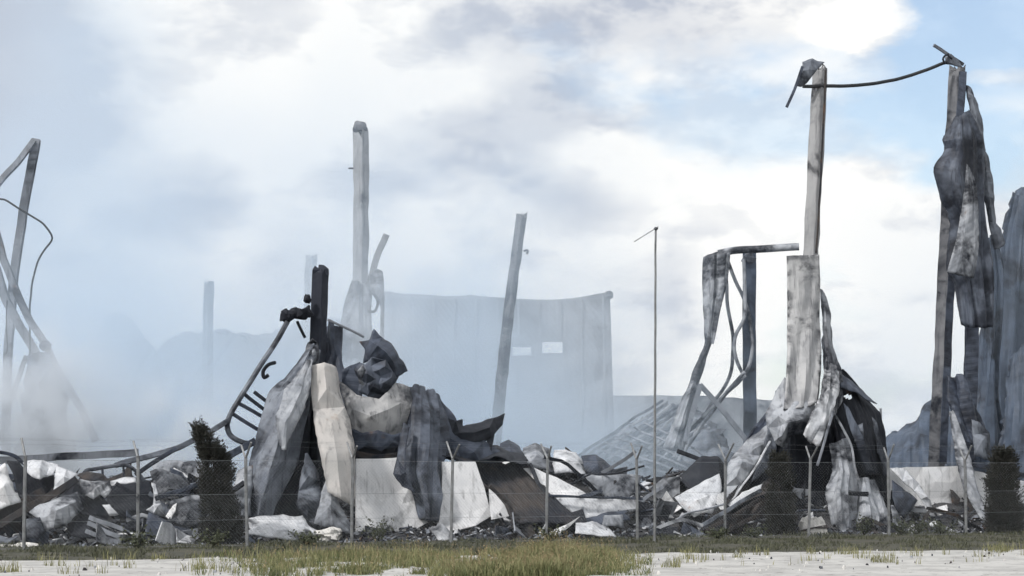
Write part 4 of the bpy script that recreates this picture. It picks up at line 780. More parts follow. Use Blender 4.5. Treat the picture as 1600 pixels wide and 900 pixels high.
sheet('dark_skirt', 'dark sheet spreading right below the pierced black skirt', [[(1338, 712, 5.6), (1362, 716, 5.4), (1388, 722, 5.6)], [(1336, 765, 5.2), (1370, 766, 4.9), (1412, 764, 5.1)], [(1338, 842, 4.8), (1385, 842, 4.5), (1440, 842, 4.7)]], M['soot'], pleat=(4, .1), amp=.06, back=M['dark'])
shard('grey_skirt', 'large grey sheet sweeping down left from the right wreck', [(1200, 662, 5.2), (1184, 676, 5.2), (1167, 688, 5.1), (1150, 706, 4.9), (1138, 724, 4.7), (1133, 760, 4.3), (1134, 792, 3.9), (1146, 776, 3.8), (1160, 758, 3.9), (1180, 728, 4.2), (1203, 690, 4.6)], M['pale'], inner=[(1180, 700, 4.4), (1160, 722, 4.1), (1150, 745, 3.9), (1170, 710, 4.7)], amp=.035, rag=.02, density=.03, stretch=.4, back=M['dark'])
shard('torn_sheet', 'broad grey sheet edge spreading under the wide collar to the left', [(1200, 668, 4.4), (1214, 700, 4.2), (1206, 726, 4), (1190, 742, 3.9), (1172, 756, 3.7), (1182, 732, 4), (1194, 704, 4.2)], M['grey'], amp=.04, density=.08, stretch=.6)
bar('painted_lit_rim', 'thin white strip painting the lit rim of the grey sheet left of the right wreck', [(1203, 690, 3.9), (1180, 730, 3.6), (1158, 762, 3.2), (1136, 792, 3)], rect(.05, .06), M['white'], 'metal strip', wob=.02)  # lit right rim of the grey skirt, painted as a white bar
sheet('torn_sheet', 'light slanted sliver lying across the dark heap left of the right wreck', [[(1138, 788, 2.9), (1160, 770, 3), (1192, 756, 3.1)], [(1142, 794, 2.7), (1166, 782, 2.8), (1186, 770, 2.9)]], M['white'], 'panel', amp=.04, cell=.05)
sheet('brown_heap_sheet', 'brown burnt sheet heap at the foot of the right wreck', [[(1165, 760, 4.2), (1200, 748, 4.2), (1235, 756, 4.2)], [(1110, 806, 3.3), (1170, 796, 3), (1246, 800, 3.2)], [(1090, 834, 2.5), (1170, 838, 2.4), (1248, 838, 2.5)]], M['brown'], amp=.14, pleat=(4, .08))
for i, (lab, a_, b_) in enumerate((('upper of three burnt planks fanned out left of the right wreck', (1190, 766), (1094, 822)), ('middle of three burnt planks fanned out left of the right wreck', (1206, 772), (1104, 830)), ('lower of three burnt planks fanned out left of the right wreck', (1214, 786), (1128, 836)))):
    bar('fallen_plank', lab, [(a_[0], a_[1], 2.9), (b_[0], b_[1], 2)], rect(.1, .05), M['brown'] if i else M['grey'], 'plank', wob=.05)
sheet('torn_sheet', 'crumpled white panel with zigzag edge lying left of the grey sweeping sheet', [[(1054, 778, 3.2), (1080, 764, 3.3), (1104, 750, 3.3), (1124, 740, 3.3)], [(1066, 792, 2.9), (1090, 782, 2.7), (1112, 772, 2.8), (1128, 762, 2.9)], [(1084, 808, 2.6), (1098, 800, 2.5), (1112, 802, 2.5), (1122, 784, 2.6)]], M['white'], 'panel', amp=.08, cell=.055)
sheet('torn_sheet', 'small bright vertical shard beside the grey sweeping sheet', [[(1122, 772, 2.6), (1132, 768, 2.6)], [(1120, 786, 2.5), (1132, 792, 2.5)], [(1126, 796, 2.4), (1130, 796, 2.4)]], M['clean'], 'panel', amp=.03, cell=.05)
sheet('dark_hump', 'dark humped sheet behind the crumpled white panel', [[(1064, 742, 5.6), (1080, 726, 5.6), (1096, 713, 5.6), (1122, 713, 5.6), (1136, 730, 5.6)], [(1066, 752, 5), (1094, 742, 4.8), (1124, 738, 4.9), (1136, 744, 5)], [(1080, 768, 4.4), (1100, 762, 4.3), (1126, 756, 4.4)]], M['soot'], amp=.07)
sheet('curtain_sheet', 'pale grey curtain of sheet hanging to the ground in the right wreck', [[(1296, 696, 4.5), (1308, 690, 4.3), (1324, 684, 4.5)], [(1302, 735, 4.2), (1316, 735, 3.8), (1336, 735, 4.2)], [(1293, 770, 3.9), (1312, 770, 3.4), (1338, 770, 3.9)], [(1298, 810, 3.6), (1316, 812, 3.1), (1336, 810, 3.6)], [(1306, 842, 3.4), (1320, 842, 3), (1334, 842, 3.4)]], M['pale'], pleat=(2.2, .1), amp=.04)
sheet('curtain_sheet', 'wider pale grey sheet right of the hanging curtain, touching the ground', [[(1340, 750, 4.4), (1352, 744, 4.2), (1364, 754, 4.4)], [(1336, 780, 4), (1356, 778, 3.6), (1378, 782, 4)], [(1334, 812, 3.6), (1360, 812, 3.2), (1388, 812, 3.6)], [(1332, 842, 3.3), (1360, 842, 3), (1392, 842, 3.3)]], M['pale'], pleat=(2.5, .1), amp=.06)
bar('steel_rod', 'thin rod slanting down in the dark below the ragged flap', [(1302, 642, 3.9), (1290, 684, 3.8), (1277, 728, 3.8)], rect(.07, .05), M['steel'], 'rod', wob=.01)
bar('bent_trim', 'bent trim strip edging the pale curtain at its top right', [(1302, 644, 4), (1318, 672, 3.9), (1330, 696, 3.8), (1337, 736, 3.6), (1345, 760, 3.6)], rect(.06, .05), M['pale'], 'metal strip', wob=.02)
sheet('torn_sheet', 'small pale pointed shard hanging in the dark of the right wreck', [[(1230, 728, 3.9), (1233, 728, 3.9)], [(1230, 750, 3.8), (1239, 764, 3.8)]], M['white'], 'panel', amp=.02, cell=.05)
v2, f2 = lump(P(1268, 836, 2.4), .40, .28, .5, 41, .35, 11); tag(meshobj('foam_lump', v2, f2, M['lump'], smooth=30), 'pale dome-shaped lump at the foot of the right wreck', 'rubble')
bar('steel_post', 'thin short post at the right rim of the black skirt', [(1376, 638, 6.5), (1378, 690, 6.4), (1384, 740, 6.4)], rect(.06, .06), M['pale'], 'post')

# ------------------------------------------------------------------ far-right wreck
t = column('concrete_column', 'tall column wrapped in dark torn sheet, second from the right edge', [(1496, 106, 7.4), (1488, 230, 7.4), (1479, 400, 7.4), (1471, 567, 7.4), (1464, 700, 7.4), (1460, 830, 7.4)], .50, .44, M['concd'], rebars=3, seed=17, rebl=.3)
bar('painted_shaded_side', None, [(1505, 112, 6.95), (1497, 230, 6.95), (1488, 400, 6.95), (1480, 567, 6.95), (1473, 725, 6.95)], rect(.22, .06), M['dark'], parent=t, wob=.04)  # dark bar paints the shaded right face of the column
bar('top_brace', None, [(1459, 71, 7.2), (1480, 84, 7.2), (1505, 101, 7.2)], rect(.09, .07), M['grey'], parent=t, wob=.02)
sheet('bent_bracket', None, [[(1476, 90, 7), (1486, 84, 6.9), (1498, 94, 7)], [(1478, 100, 7), (1490, 102, 6.9), (1504, 106, 7)]], M['grey'], parent=t, amp=.07, cell=.05)
bar('loop', None, [(1478, 100, 6.9), (1474, 92, 6.9), (1480, 86, 6.9), (1488, 92, 6.9)], circ(.03, 6), M['dark'], parent=t, n=12)
sheet('wrapped_sheet', 'tall dark torn sheet wrapped round the far-right column, hanging in a long tail', [[(1496, 182, 6.7), (1504, 176, 6.4), (1511, 172, 6.6)], [(1474, 217, 6.6), (1500, 214, 6), (1533, 214, 6.5)], [(1479, 233, 6.6), (1500, 236, 6), (1534, 234, 6.5)], [(1459, 266, 6.6), (1496, 268, 5.9), (1535, 266, 6.5)], [(1470, 312, 6.5), (1500, 312, 5.8), (1537, 312, 6.4)], [(1484, 344, 6.4), (1508, 346, 5.8), (1541, 344, 6.4)], [(1481, 388, 6.4), (1508, 390, 5.8), (1549, 388, 6.3)], [(1479, 423, 6.3), (1508, 426, 5.8), (1546, 420, 6.2)], [(1490, 442, 6.2), (1514, 445, 5.8), (1545, 442, 6.2)], [(1497, 475, 6.1), (1520, 478, 5.7), (1546, 475, 6.1)], [(1504, 506, 6), (1522, 512, 5.7), (1545, 512, 6)]], M['drape'], pleat=(2.3, .1), amp=.06, rag=.04, back=M['dark'], lin=.6)
sheet('wrapped_sheet', 'long narrow dark strip down the right side of the far-right column', [[(1508, 132, 7), (1514, 136, 6.9), (1520, 150, 7)], [(1516, 180, 6.9), (1526, 180, 6.7), (1534, 184, 6.9)], [(1526, 240, 6.9), (1534, 240, 6.7), (1542, 236, 6.9)], [(1536, 300, 6.9), (1544, 300, 6.7), (1550, 296, 6.9)], [(1544, 345, 6.9), (1552, 345, 6.8), (1557, 340, 6.9)], [(1552, 388, 6.9), (1562, 388, 6.8), (1568, 380, 6.9)]], M['grey'], amp=.05, rag=.03, cell=.06)
sheet('sheet_flap', 'paler smooth flap on the front of the dark torn sheet', [[(1510, 256, 5.4), (1515, 262, 5.4)], [(1508, 292, 5.3), (1526, 291, 5.3)], [(1502, 330, 5.3), (1516, 332, 5.15), (1529, 335, 5.3)], [(1494, 374, 5.25), (1512, 376, 5.1), (1529, 380, 5.25)], [(1485, 404, 5.25), (1506, 408, 5.1), (1526, 410, 5.25)], [(1479, 425, 5.25), (1500, 431, 5.1), (1521, 434, 5.25)]], M['pale'], facet=False, amp=.025, rag=.02, lin=.4)
bar('steel_post', 'short dark upright stump right of the far-right column', [(1519, 505, 6.8), (1517, 560, 6.8), (1515, 640, 6.8), (1512, 720, 6.8)], ibeam(.36, .26, .04), M['dark'], 'post', wob=.03)
sheet('crumpled_sheet', 'crumpled dark sheets between the far-right column and the dark stump', [[(1484, 592, 6.4), (1496, 586, 6.2), (1506, 600, 6.3)], [(1482, 625, 6.1), (1500, 622, 5.8), (1524, 640, 6)], [(1488, 650, 5.8), (1510, 655, 5.5), (1540, 670, 5.7)], [(1494, 690, 5.5), (1515, 695, 5.2), (1548, 705, 5.4)]], M['dark'], amp=.12, back=M['grey'])
sheet('torn_sheet', 'light-edged torn sheet corner low on the far-right wreck', [[(1518, 655, 5.1), (1530, 660, 5), (1545, 676, 5.1)], [(1520, 680, 5), (1534, 690, 4.8), (1546, 690, 5)], [(1522, 712, 4.9), (1536, 716, 4.8), (1550, 722, 4.9)]], M['grey'], amp=.08, cell=.06)
sheet('sheet_strip', 'long pale strip sweeping down right to the ground by the small shrub', [[(1482, 644, 5.4), (1488, 642, 5.4)], [(1490, 690, 5), (1500, 686, 4.9), (1506, 690, 5)], [(1494, 722, 4.6), (1506, 722, 4.4), (1518, 720, 4.5)], [(1508, 770, 4), (1518, 770, 3.8), (1527, 764, 3.9)], [(1536, 818, 3.3), (1544, 822, 3.2), (1550, 822, 3.3)]], M['pale'], amp=.04, cell=.06)
sheet('burnt_or_shade_sheet', 'dark backing of the long pale strip, lower part', [[(1508, 760, 4.6), (1516, 760, 4.6)], [(1510, 790, 4.2), (1530, 796, 4.2)], [(1516, 822, 3.9), (1552, 834, 3.8)]], M['brown'], amp=.06)
sheet('cladding_sheet', 'wide low white wall panel in front of the far-right column', [[(1388, 731, 5), (1440, 730, 5), (1518, 728, 5)], [(1388, 780, 4.9), (1445, 780, 4.9), (1520, 780, 4.9)], [(1388, 845, 4.8), (1450, 845, 4.8), (1524, 845, 4.8)]], M['clean'], 'panel', amp=.025, rag=.02, thick=.08)
sheet('sheet_strip', 'folded pale strip sliding down across the wide low white panel', [[(1391, 732, 4.5), (1402, 730, 4.4), (1414, 734, 4.5)], [(1410, 752, 4.2), (1426, 748, 4.1), (1436, 756, 4.2)], [(1438, 780, 3.9), (1448, 776, 3.8), (1454, 782, 3.9)], [(1454, 806, 3.7), (1460, 808, 3.7), (1463, 814, 3.7)]], M['white'], amp=.05, cell=.055)
sheet('burnt_or_shade_sheet', 'dark triangular sheet below the folded pale strip', [[(1394, 750, 4.3), (1406, 760, 4.2)], [(1394, 776, 4), (1412, 774, 3.9), (1434, 782, 4)], [(1400, 796, 3.8), (1412, 810, 3.8)]], M['dark'], amp=.05)
sheet('torn_sheet', 'light triangular scrap leaning at the foot of the folded pale strip', [[(1392, 790, 3.4), (1396, 790, 3.4)], [(1394, 815, 3.2), (1412, 818, 3.2)], [(1396, 842, 3), (1426, 842, 3)]], M['pale'], 'panel', amp=.04)
sheet('cladding_sheet', 'white panel between the long pale strip and the small shrub', [[(1514, 734, 5), (1535, 738, 5), (1556, 748, 5)], [(1524, 770, 4.8), (1540, 772, 4.8), (1556, 776, 4.8)], [(1538, 810, 4.6), (1550, 812, 4.6), (1558, 812, 4.6)]], M['clean'], 'panel', amp=.03)
sheet('cladding_sheet', 'pale panel glimpsed at the right edge beyond the small shrub', [[(1584, 750, 5), (1620, 752, 5)], [(1584, 830, 4.7), (1620, 830, 4.7)]], M['white'], 'panel', amp=.04)
bar('burnt_beam', 'dark beam lying above the white panel toward the right edge', [(1512, 724, 4.6), (1550, 732, 4.6), (1620, 748, 4.6)], rect(.14, .14), M['dark'], 'beam')

# ------------------------------------------------------------------ loose scraps in the heaps
def scrap_variants():
    out = []
    for k in range(14):
        rnd = random.Random(500 + k); s = rnd.uniform(.5, 1)
        a_, b_ = (s, s * rnd.uniform(.3, .8)) if k < 9 else (s * 1.7, s * rnd.uniform(.1, .2))
        rows = [[Vector((-a_ / 2, 0, b_)), Vector((0, .1, b_ * rnd.uniform(.7, 1.2))), Vector((a_ / 2, 0, b_ * rnd.uniform(.5, 1.1)))], [Vector((-a_ / 2, 0, 0)), Vector((0, -.1, 0)), Vector((a_ / 2 * rnd.uniform(.4, 1.2), 0, 0))]]
        V, Fc = facet_mesh(rows, amp=.08, rag=.09, seed=900 + k, density=.06, axis_local=True)
        me = bpy.data.meshes.new('scrap_sheet'); V = [v - Vector((0, 0, b_ * .4)) for v in V]; me.from_pydata(V, [], Fc)
        out.append(me)
    return out
SV = scrap_variants()
SVM = {}
def scrap_mesh(k, mname):
    if (k, mname) not in SVM:
        me = SV[k].copy(); me.materials.append(M[mname]); SVM[(k, mname)] = me
    return SVM[(k, mname)]
LABS = {}
ORD = ['first', 'second', 'third', 'fourth', 'fifth', 'sixth', 'seventh', 'eighth', 'ninth', 'tenth', 'eleventh', 'last', 'last']
FD, FN = Vector((.893, .45, 0)), Vector((-.45, .893, 0)); F0 = Vector((-10.1, 45, 0))
def scraps(n, x0, x1, d0, d1, size, where, mats, seed):
    rnd = random.Random(seed)
    words = {'white': 'off-white', 'clean': 'bright white', 'pale': 'pale grey', 'grey': 'smoked grey', 'dark': 'dark', 'soot': 'black', 'brown': 'brown', 'steel': 'bare steel'}
    for i in range(n):
        px, dy = rnd.uniform(x0, x1), d0 + (d1 - d0) * rnd.random() ** 1.2
        Y = yfence(px) + dy; s = rnd.uniform(*size); mm = rnd.choice(mats)
        vk = rnd.randrange(14); o = link('metal_scrap', scrap_mesh(vk, mm), None, ((px - 800) / F * Y, Y, mound_h(px, dy) + s * .18))
        o.rotation_euler = (rnd.uniform(-1.2, .6), rnd.uniform(-.6, .6), rnd.uniform(-1.2, 1.2)); o.scale = (s, s, s)
        md = o.modifiers.new("thickness", 'SOLIDIFY'); md.thickness = .03
        pi = round((Vector((o.location.x, o.location.y, 0)) - F0).dot(FD) / 2.44)
        sz = 'tiny' if s < .45 else 'small' if s < .7 else 'larger'
        lv = 'low at the front' if dy < 3.2 else 'halfway up' if dy < 5 else 'high at the back'
        near = 'behind the %s fence post' % ORD[min(12, max(0, pi))] if pi >= 0 else 'at the left edge'
        lab = '%s %s %s metal scrap %s, %s' % (sz, ('crumpled' if vk < 9 else 'strip-like'), words[mm], lv, near)
        tag(o, lab, 'metal scrap', 'small metal scraps ' + where); LABS.setdefault(lab, []).append(o)
allm = ['white', 'clean', 'pale', 'grey', 'dark', 'dark', 'soot', 'soot', 'brown', 'steel']
scraps(88, -10, 330, 2.2, 7, (.35, 1.25), 'in the heap left of the cypress', allm, 1)
scraps(24, 380, 700, 2, 4, (.25, .6), 'along the foot of the central wreck', allm, 2)
scraps(96, 770, 1060, 2.2, 9, (.35, 1.25), 'in the middle debris around the thin mast', allm, 3)
scraps(52, 1040, 1260, 2, 6, (.3, 1.1), 'in the heap left of the right wreck', ['pale', 'grey', 'dark', 'soot', 'brown', 'brown', 'white'], 4)
scraps(26, 1280, 1610, 2, 6, (.25, .7), 'at the foot of the far-right wreck', allm, 5)
for lab, os_ in LABS.items():
    if len(os_) > 1:
        os_.sort(key=lambda o: o.location.x / o.location.y)
        for i, o in enumerate(os_):
            head, tail = lab.split(', ')
            w_ = ['leftmost', 'rightmost'] if len(os_) == 2 else ['leftmost', 'second', 'third', 'fourth', 'fifth', 'sixth', 'seventh'][:len(os_) - 1] + ['rightmost']
            o['label'] = w_[i] + ' ' + head + ', ' + tail; o['group'] = 'small metal scraps in the debris'
def tangle(n, x0, x1, where, seed):
    rnd = random.Random(seed)
    for i in range(n):
        px = x0 + (x1 - x0) * (i + rnd.random()) / n; dy = rnd.uniform(2.2, 6.5); Y = yfence(px) + dy
        p = Vector(((px - 800) / F * Y, Y, mound_h(px, dy) + .1)); a_ = rnd.uniform(-1, 1) * .9; l_ = rnd.uniform(.7, 2.2)
        d = Vector((math.cos(a_) * rnd.choice((-1, 1)), rnd.uniform(-.5, .3), math.sin(abs(a_)) * .7)); kink = p + d * l_ * rnd.uniform(.35, .65) + Vector((rnd.gauss(0, .12), rnd.gauss(0, .1), rnd.gauss(.05, .14)))
        mm, wd = rnd.choice((('steel', 'bare steel'), ('dark', 'dark'), ('brown', 'brown burnt'), ('pale', 'pale'), ('soot', 'black')))
        pr, kn = rnd.choice(((rect(.09, .015), 'strip'), (circ(.025, 6), 'pipe'), (ibeam(.1, .09, .015), 'joist'), (rect(.05, .05), 'rail')))
        o = bar('bent_' + kn, '', [p, kink, p + d * l_], pr, M[mm], 'metal ' + kn, raw=True, n=9, wob=.04, lin=True, group='bent bars tangled in the heaps', twist=rnd.uniform(-.6, .6))
        o['label'] = '%s bent %s, %s from left among loose bars %s' % (wd, kn, NUM[i], where)
NUM = ['first', 'second', 'third', 'fourth', 'fifth', 'sixth', 'seventh', 'eighth', 'ninth', 'tenth', 'eleventh', 'twelfth', 'thirteenth', 'fourteenth', 'fifteenth', 'sixteenth']
tangle(16, 5, 320, 'left of cypress', 1); tangle(14, 780, 1060, 'near the mast', 2); tangle(10, 1070, 1260, 'left of right wreck', 3); tangle(6, 1385, 1560, 'at far right', 4)
# small splinters nobody could count
def splinters():
    rnd = random.Random(77); V, Fc, mi = [], [], []
    for i in range(9000):
        px = rnd.uniform(-60, 1660); dy = 1.3 + 9 * rnd.random() ** 1.6; Y = yfence(px) + dy
        p = Vector(((px - 800) / F * Y, Y, mound_h(px, dy) + rnd.uniform(-.02, .06)))
        l_, w_, h_ = rnd.uniform(.06, .34), rnd.uniform(.03, .12), rnd.uniform(.008, .04)
        m3 = Matrix.Rotation(rnd.uniform(0, 6.3), 3, 'Z') @ Matrix.Rotation(rnd.gauss(0, .5), 3, 'Y') @ Matrix.Rotation(rnd.gauss(0, .5), 3, 'X')
        b0 = len(V)
        for sx, sy, sz in ((-1, -1, -1), (1, -1, -1), (1, 1, -1), (-1, 1, -1), (-1, -1, 1), (1, -1, 1), (1, 1, 1), (-1, 1, 1)):
            V.append(p + m3 @ Vector((sx * l_ / 2 * rnd.uniform(.7, 1), sy * w_ / 2, sz * h_ / 2)))
        for f in ((0, 3, 2, 1), (4, 5, 6, 7), (0, 1, 5, 4), (1, 2, 6, 5), (2, 3, 7, 6), (3, 0, 4, 7)): Fc.append(tuple(b0 + q for q in f))
        mi += [rnd.choices([0, 1, 2, 3, 4], [4, 3, 3, 2, 1])[0]] * 6
    o = meshobj('splinters', V, Fc, [M['soot'], M['brown'], M['grey'], M['pale'], M['white']])
    o.data.polygons.foreach_set("material_index", mi)
    tag(o, 'fine burnt splinters and ash strewn over the debris', 'rubble', kind='stuff')
splinters()

# ------------------------------------------------------------------ fence, mast
def fence():
    root = thing('chain_link_fence', 'chain-link fence on slim posts with forked tops, running across in front of the debris', 'fence', F0)
    sp = 24.4 / 10
    rnd = random.Random(3)
    for i in range(-1, 13):
        b = F0 + FD * (sp * i) + Vector((0, 0, -.1)); lean = Vector((rnd.uniform(-.05, .05), 0, 0)); top = b + Vector((0, 0, 2.08)) + lean
        post = bar('post', None, [b, top], rect(.066, .066), M['galv'], parent=root, raw=True, n=5, wob=.01)
        for s in (-1, 1):
            if s == -1 and i in (0, 1): continue
            q = top + FN * s * rnd.uniform(.2, .34) + Vector((rnd.uniform(-.03, .03), 0, .34 + rnd.uniform(-.1, .03)))
            o = bar('arm', None, [top - Vector((0, 0, .04)), q], rect(.042, .045), M['galv'], parent=post, raw=True, n=3, wob=0)
    a0, a1 = -sp * 1.0, sp * 12
    def roll(h, step, r_, z0, off, name):
        V, Fc = [], []
        for s in (1, -1):
            t0 = a0 - h
            while t0 < a1 + h:
                lo, hi = (t0, t0 + h) if s == 1 else (t0 + h, t0)
                pa = F0 + FD * lo + FN * off * s + Vector((0, 0, z0)); pb = F0 + FD * hi + FN * off * s + Vector((0, 0, z0 + h))
                b0 = len(V); perp = (pb - pa).normalized().cross(FN)
                for p in (pa, pb):
                    for q in range(3): V.append(p + perp * r_ * math.cos(q * 2.094) + FN * r_ * math.sin(q * 2.094))
                for q in range(3): Fc.append((b0 + q, b0 + (q + 1) % 3, b0 + 3 + (q + 1) % 3, b0 + 3 + q))
                t0 += step
        tag(meshobj(name, V, Fc, M['wire'], root), kind='stuff')
    roll(1.86, .085, .0008, .04, .05, 'wire_mesh')
    roll(1.14, .085, .0007, .03, .062, 'lower_wire_mesh')
    for z in (.06, .62, 1.17, 1.9):
        bar('straining_wire', None, [F0 + FD * (a0 + (a1 - a0) * k / 30) + FN * .056 + Vector((0, 0, z - .012 * math.sin(k * 1.3) ** 2)) for k in range(31)], circ(.0028, 4), M['wire'], parent=root, raw=True, n=61, wob=.0)
    for s, z in ((1, 2.22), (1, 2.34), (-1, 2.3)):
        bar('barbed_wire', None, [F0 + FD * (a0 + (a1 - a0) * k / 60) + FN * s * (.34 if z > 2.3 else .24) + Vector((0, 0, z - .03 * (k % 5 in (2, 3)))) for k in range(61)], circ(.0016, 3), M['wire'], parent=root, raw=True, n=121, wob=.02)
fence()
mt = thing('thin_mast', 'tall thin bare mast with a small slanted aerial arm at its top', 'mast', P(1023, 848, 51))
bar('pole', None, [(1023, 850, 51), (1023.5, 600, 51), (1024.5, 356, 51)], circ(.034, 8), M['galv'], parent=mt, n=14, wob=.012, taper=.7)
bar('arm', None, [(1029, 354, 50.9), (1010, 366, 50.8), (991, 378, 50.6)], circ(.011, 5), M['galv'], parent=mt, n=6, wob=.01)
v2, f2 = lump(P(1025, 357, 50.95), .05, .05, .04, 2, .2, 6); meshobj('clamp', v2, f2, M['dark'], mt, 40)

# ------------------------------------------------------------------ shrubs, weeds, grass
def leaf_quads(pts, size, rnd, up=.3):
    V, Fc = [], []
    for p in pts:
        s = size * rnd.uniform(.6, 1.4); d = Vector((rnd.gauss(0, 1), rnd.gauss(0, 1), rnd.gauss(0, 1) + up)).normalized()
        q = d.cross(Vector((rnd.gauss(0, 1), rnd.gauss(0, 1), rnd.gauss(0, 1)))).normalized()
        b0 = len(V); V += [p - d * s * .5, p + q * s * .28, p + d * s * .6, p - q * s * .28]; Fc.append((b0, b0 + 1, b0 + 2, b0 + 3))
    return V, Fc
def conifer(label, prof, dy, n, seed):
    """prof rows: (y, left x, right x) of the outline in the photo; depth as wide as it looks"""
    rnd = random.Random(seed); b = prof[-1]; cx = (b[1] + b[2]) / 2; base = P(cx, b[0], dy); base.z = 0
    root = thing('cypress_shrub', label, 'shrub', base)
    mid = [P((p[1] + p[2]) / 2, p[0], dy) for p in prof]
    line = resample(mid[::-1], 14)
    V, Fc = sweep(line, circ(.08, 7), taper=.2); meshobj('trunk', V, Fc, M['bark'], root, 50)
    V, Fc = [], []
    tw = [max(4, p[2] - p[1]) for p in prof]; cnt = 0
    while cnt < n:
        y = rnd.uniform(prof[0][0], prof[-1][0])
        for (y0, l0, r0), (y1, l1, r1) in zip(prof, prof[1:]):
            if y0 <= y <= y1:
                k = (y - y0) / (y1 - y0); l_, r_ = l0 + (l1 - l0) * k, r0 + (r1 - r0) * k; break
        if rnd.random() > (r_ - l_) / max(tw): continue
        c = P((l_ + r_) / 2, y, dy); rad = (r_ - l_) / 2 / F * c.y
        th = rnd.uniform(0, 6.283); out_ = Vector((math.cos(th), math.sin(th), 0))
        q = c + out_ * rad * rnd.uniform(.25, .92); kk = mn.noise(q * 2.6 + Vector((seed, 0, 0)))
        if kk < -.32: continue
        ax = (out_ * rnd.uniform(.3, .8) + Vector((rnd.gauss(0, .25), rnd.gauss(0, .25), rnd.uniform(.5, 1.1)))).normalized(); ln = rnd.uniform(.1, .26)
        for _ in range(16):
            t = rnd.random(); p = q + ax * ln * t + Vector((rnd.gauss(0, .022), rnd.gauss(0, .022), rnd.gauss(0, .022))) * (1.2 - t)
            d = (ax + Vector((rnd.gauss(0, .5), rnd.gauss(0, .5), rnd.gauss(0, .5)))).normalized(); w_ = d.cross(Vector((rnd.gauss(0, 1), rnd.gauss(0, 1), rnd.gauss(0, 1)))).normalized(); sz = rnd.uniform(.03, .06)
            b0 = len(V); V += [p - d * sz * .5, p + w_ * sz * .22, p + d * sz * .6, p - w_ * sz * .22]; Fc.append((b0, b0 + 1, b0 + 2, b0 + 3))
        cnt += 1
    meshobj('crown', V, Fc, M['cypress'], root)
conifer('dark scorched cypress shrub with leaning pointed top, before the left debris', [(666, 303, 312), (682, 304, 326), (700, 308, 342), (716, 309, 357), (742, 311, 364), (770, 313, 362), (800, 315, 372), (826, 313, 380), (848, 312, 380)], 1.7, 3600, 5)
conifer('dark round-topped shrub at the right edge in front of the pale panel', [(704, 1560, 1578), (714, 1552, 1584), (730, 1548, 1590), (752, 1540, 1592), (770, 1540, 1594), (800, 1538, 1598), (836, 1542, 1600)], 1.5, 3200, 9)
conifer('dark bare-looking shrub standing in the shadow at the foot of the right wreck', [(712, 1208, 1226), (728, 1202, 1234), (755, 1199, 1239), (785, 1197, 1240), (815, 1196, 1242), (840, 1196, 1243)], 2.0, 1900, 13)
def weed(px, dy, h, wd, label, seed, mat='weed'):
    rnd = random.Random(seed); Y = yfence(px) + dy; base = Vector(((px - 800) / F * Y, Y, .03))
    root = thing('weed_plant', label, 'weed', base, 'weeds growing along the fence')
    V, Fc, pts = [], [], []
    for s in range(13):
        a_ = rnd.uniform(0, 6.28); tip = base + Vector((math.cos(a_) * wd * rnd.uniform(.3, 1), math.sin(a_) * wd * rnd.uniform(.3, 1), h * rnd.uniform(.5, 1.05)))
        ln = resample([base, base.lerp(tip, .5) + Vector((0, 0, h * .08)), tip], 7); v2, f2 = sweep(ln, circ(.007, 3), taper=.4)
        Fc += [tuple(x + len(V) for x in f) for f in f2]; V += v2
        for _ in range(26): pts.append(base.lerp(tip, rnd.uniform(.2, 1)) + Vector((rnd.gauss(0, .05), rnd.gauss(0, .05), rnd.gauss(.02, .04))))
    meshobj('stems', V, Fc, M['bark'], root); V, Fc = leaf_quads(pts, .06, rnd); meshobj('foliage', V, Fc, M[mat], root)
for px, dy, h, wd, lab in ((590, .6, .62, .5, 'loose bushy weed in front of the large flat white panel'), (1350, .7, .55, .5, 'leafy weed in front of the wider pale grey sheet'), (1408, .5, .5, .35, 'leafy weed at the foot of the folded pale strip'), (1432, .8, .45, .4, 'smaller weed in front of the wide low white panel'), (1470, .6, .35, .45, 'low weed left of the long pale strip'), (215, -.9, .45, .4, 'straggly weed near the second fence post'), (330, -.6, .4, .5, 'low weed at the foot of the cypress'), (1120, -.2, .3, .4, 'low weed left of the right wreck, at the fence line'), (1180, .2, .3, .4, 'low weed before the brown burnt heap'), (860, -.3, .35, .5, 'low weed at the fence post below the brown roof slab'), (480, -.5, .32, .4, 'low weed below the crumpled white slab')):
    weed(px, dy, h, wd, lab, int(px))
def blades(name, label, n, place, hr, wr, mat, seed, lean=.35, seedhead=0):
    rng = np.random.default_rng(seed); xyz = place(rng, n); n = len(xyz)
    hh = rng.uniform(*hr, n) * xyz[:, 3]; ww = rng.uniform(*wr, n); th = rng.uniform(0, 6.283, n); ph = rng.uniform(0, 6.283, n); ln = rng.uniform(0, lean, n) * hh
    b = xyz[:, :3]; s = np.stack([np.cos(th) * ww, np.sin(th) * ww, np.zeros(n)], 1); ld = np.stack([np.cos(ph) * ln, np.sin(ph) * ln, np.zeros(n)], 1)
    up = np.stack([np.zeros(n), np.zeros(n), hh], 1)
    V = np.stack([b - s, b + s, b + up * .55 + ld * .3 + s * .75, b + up * .55 + ld * .3 - s * .75, b + up + ld], 1).reshape(-1, 3)
    i5 = np.arange(n)[:, None] * 5
    quads = (i5 + np.array([0, 1, 2, 3])).tolist(); tris = (i5 + np.array([3, 2, 4])).tolist()
    o = meshobj(name, V, quads + tris, M[mat], origin=(0, 45, 0)); tag(o, label, 'grass', kind='stuff'); return o
def clumpk(x, y, f, s): return np.array([mn.noise(Vector((a_ * f, b_ * f, s))) for a_, b_ in zip(x, y)])
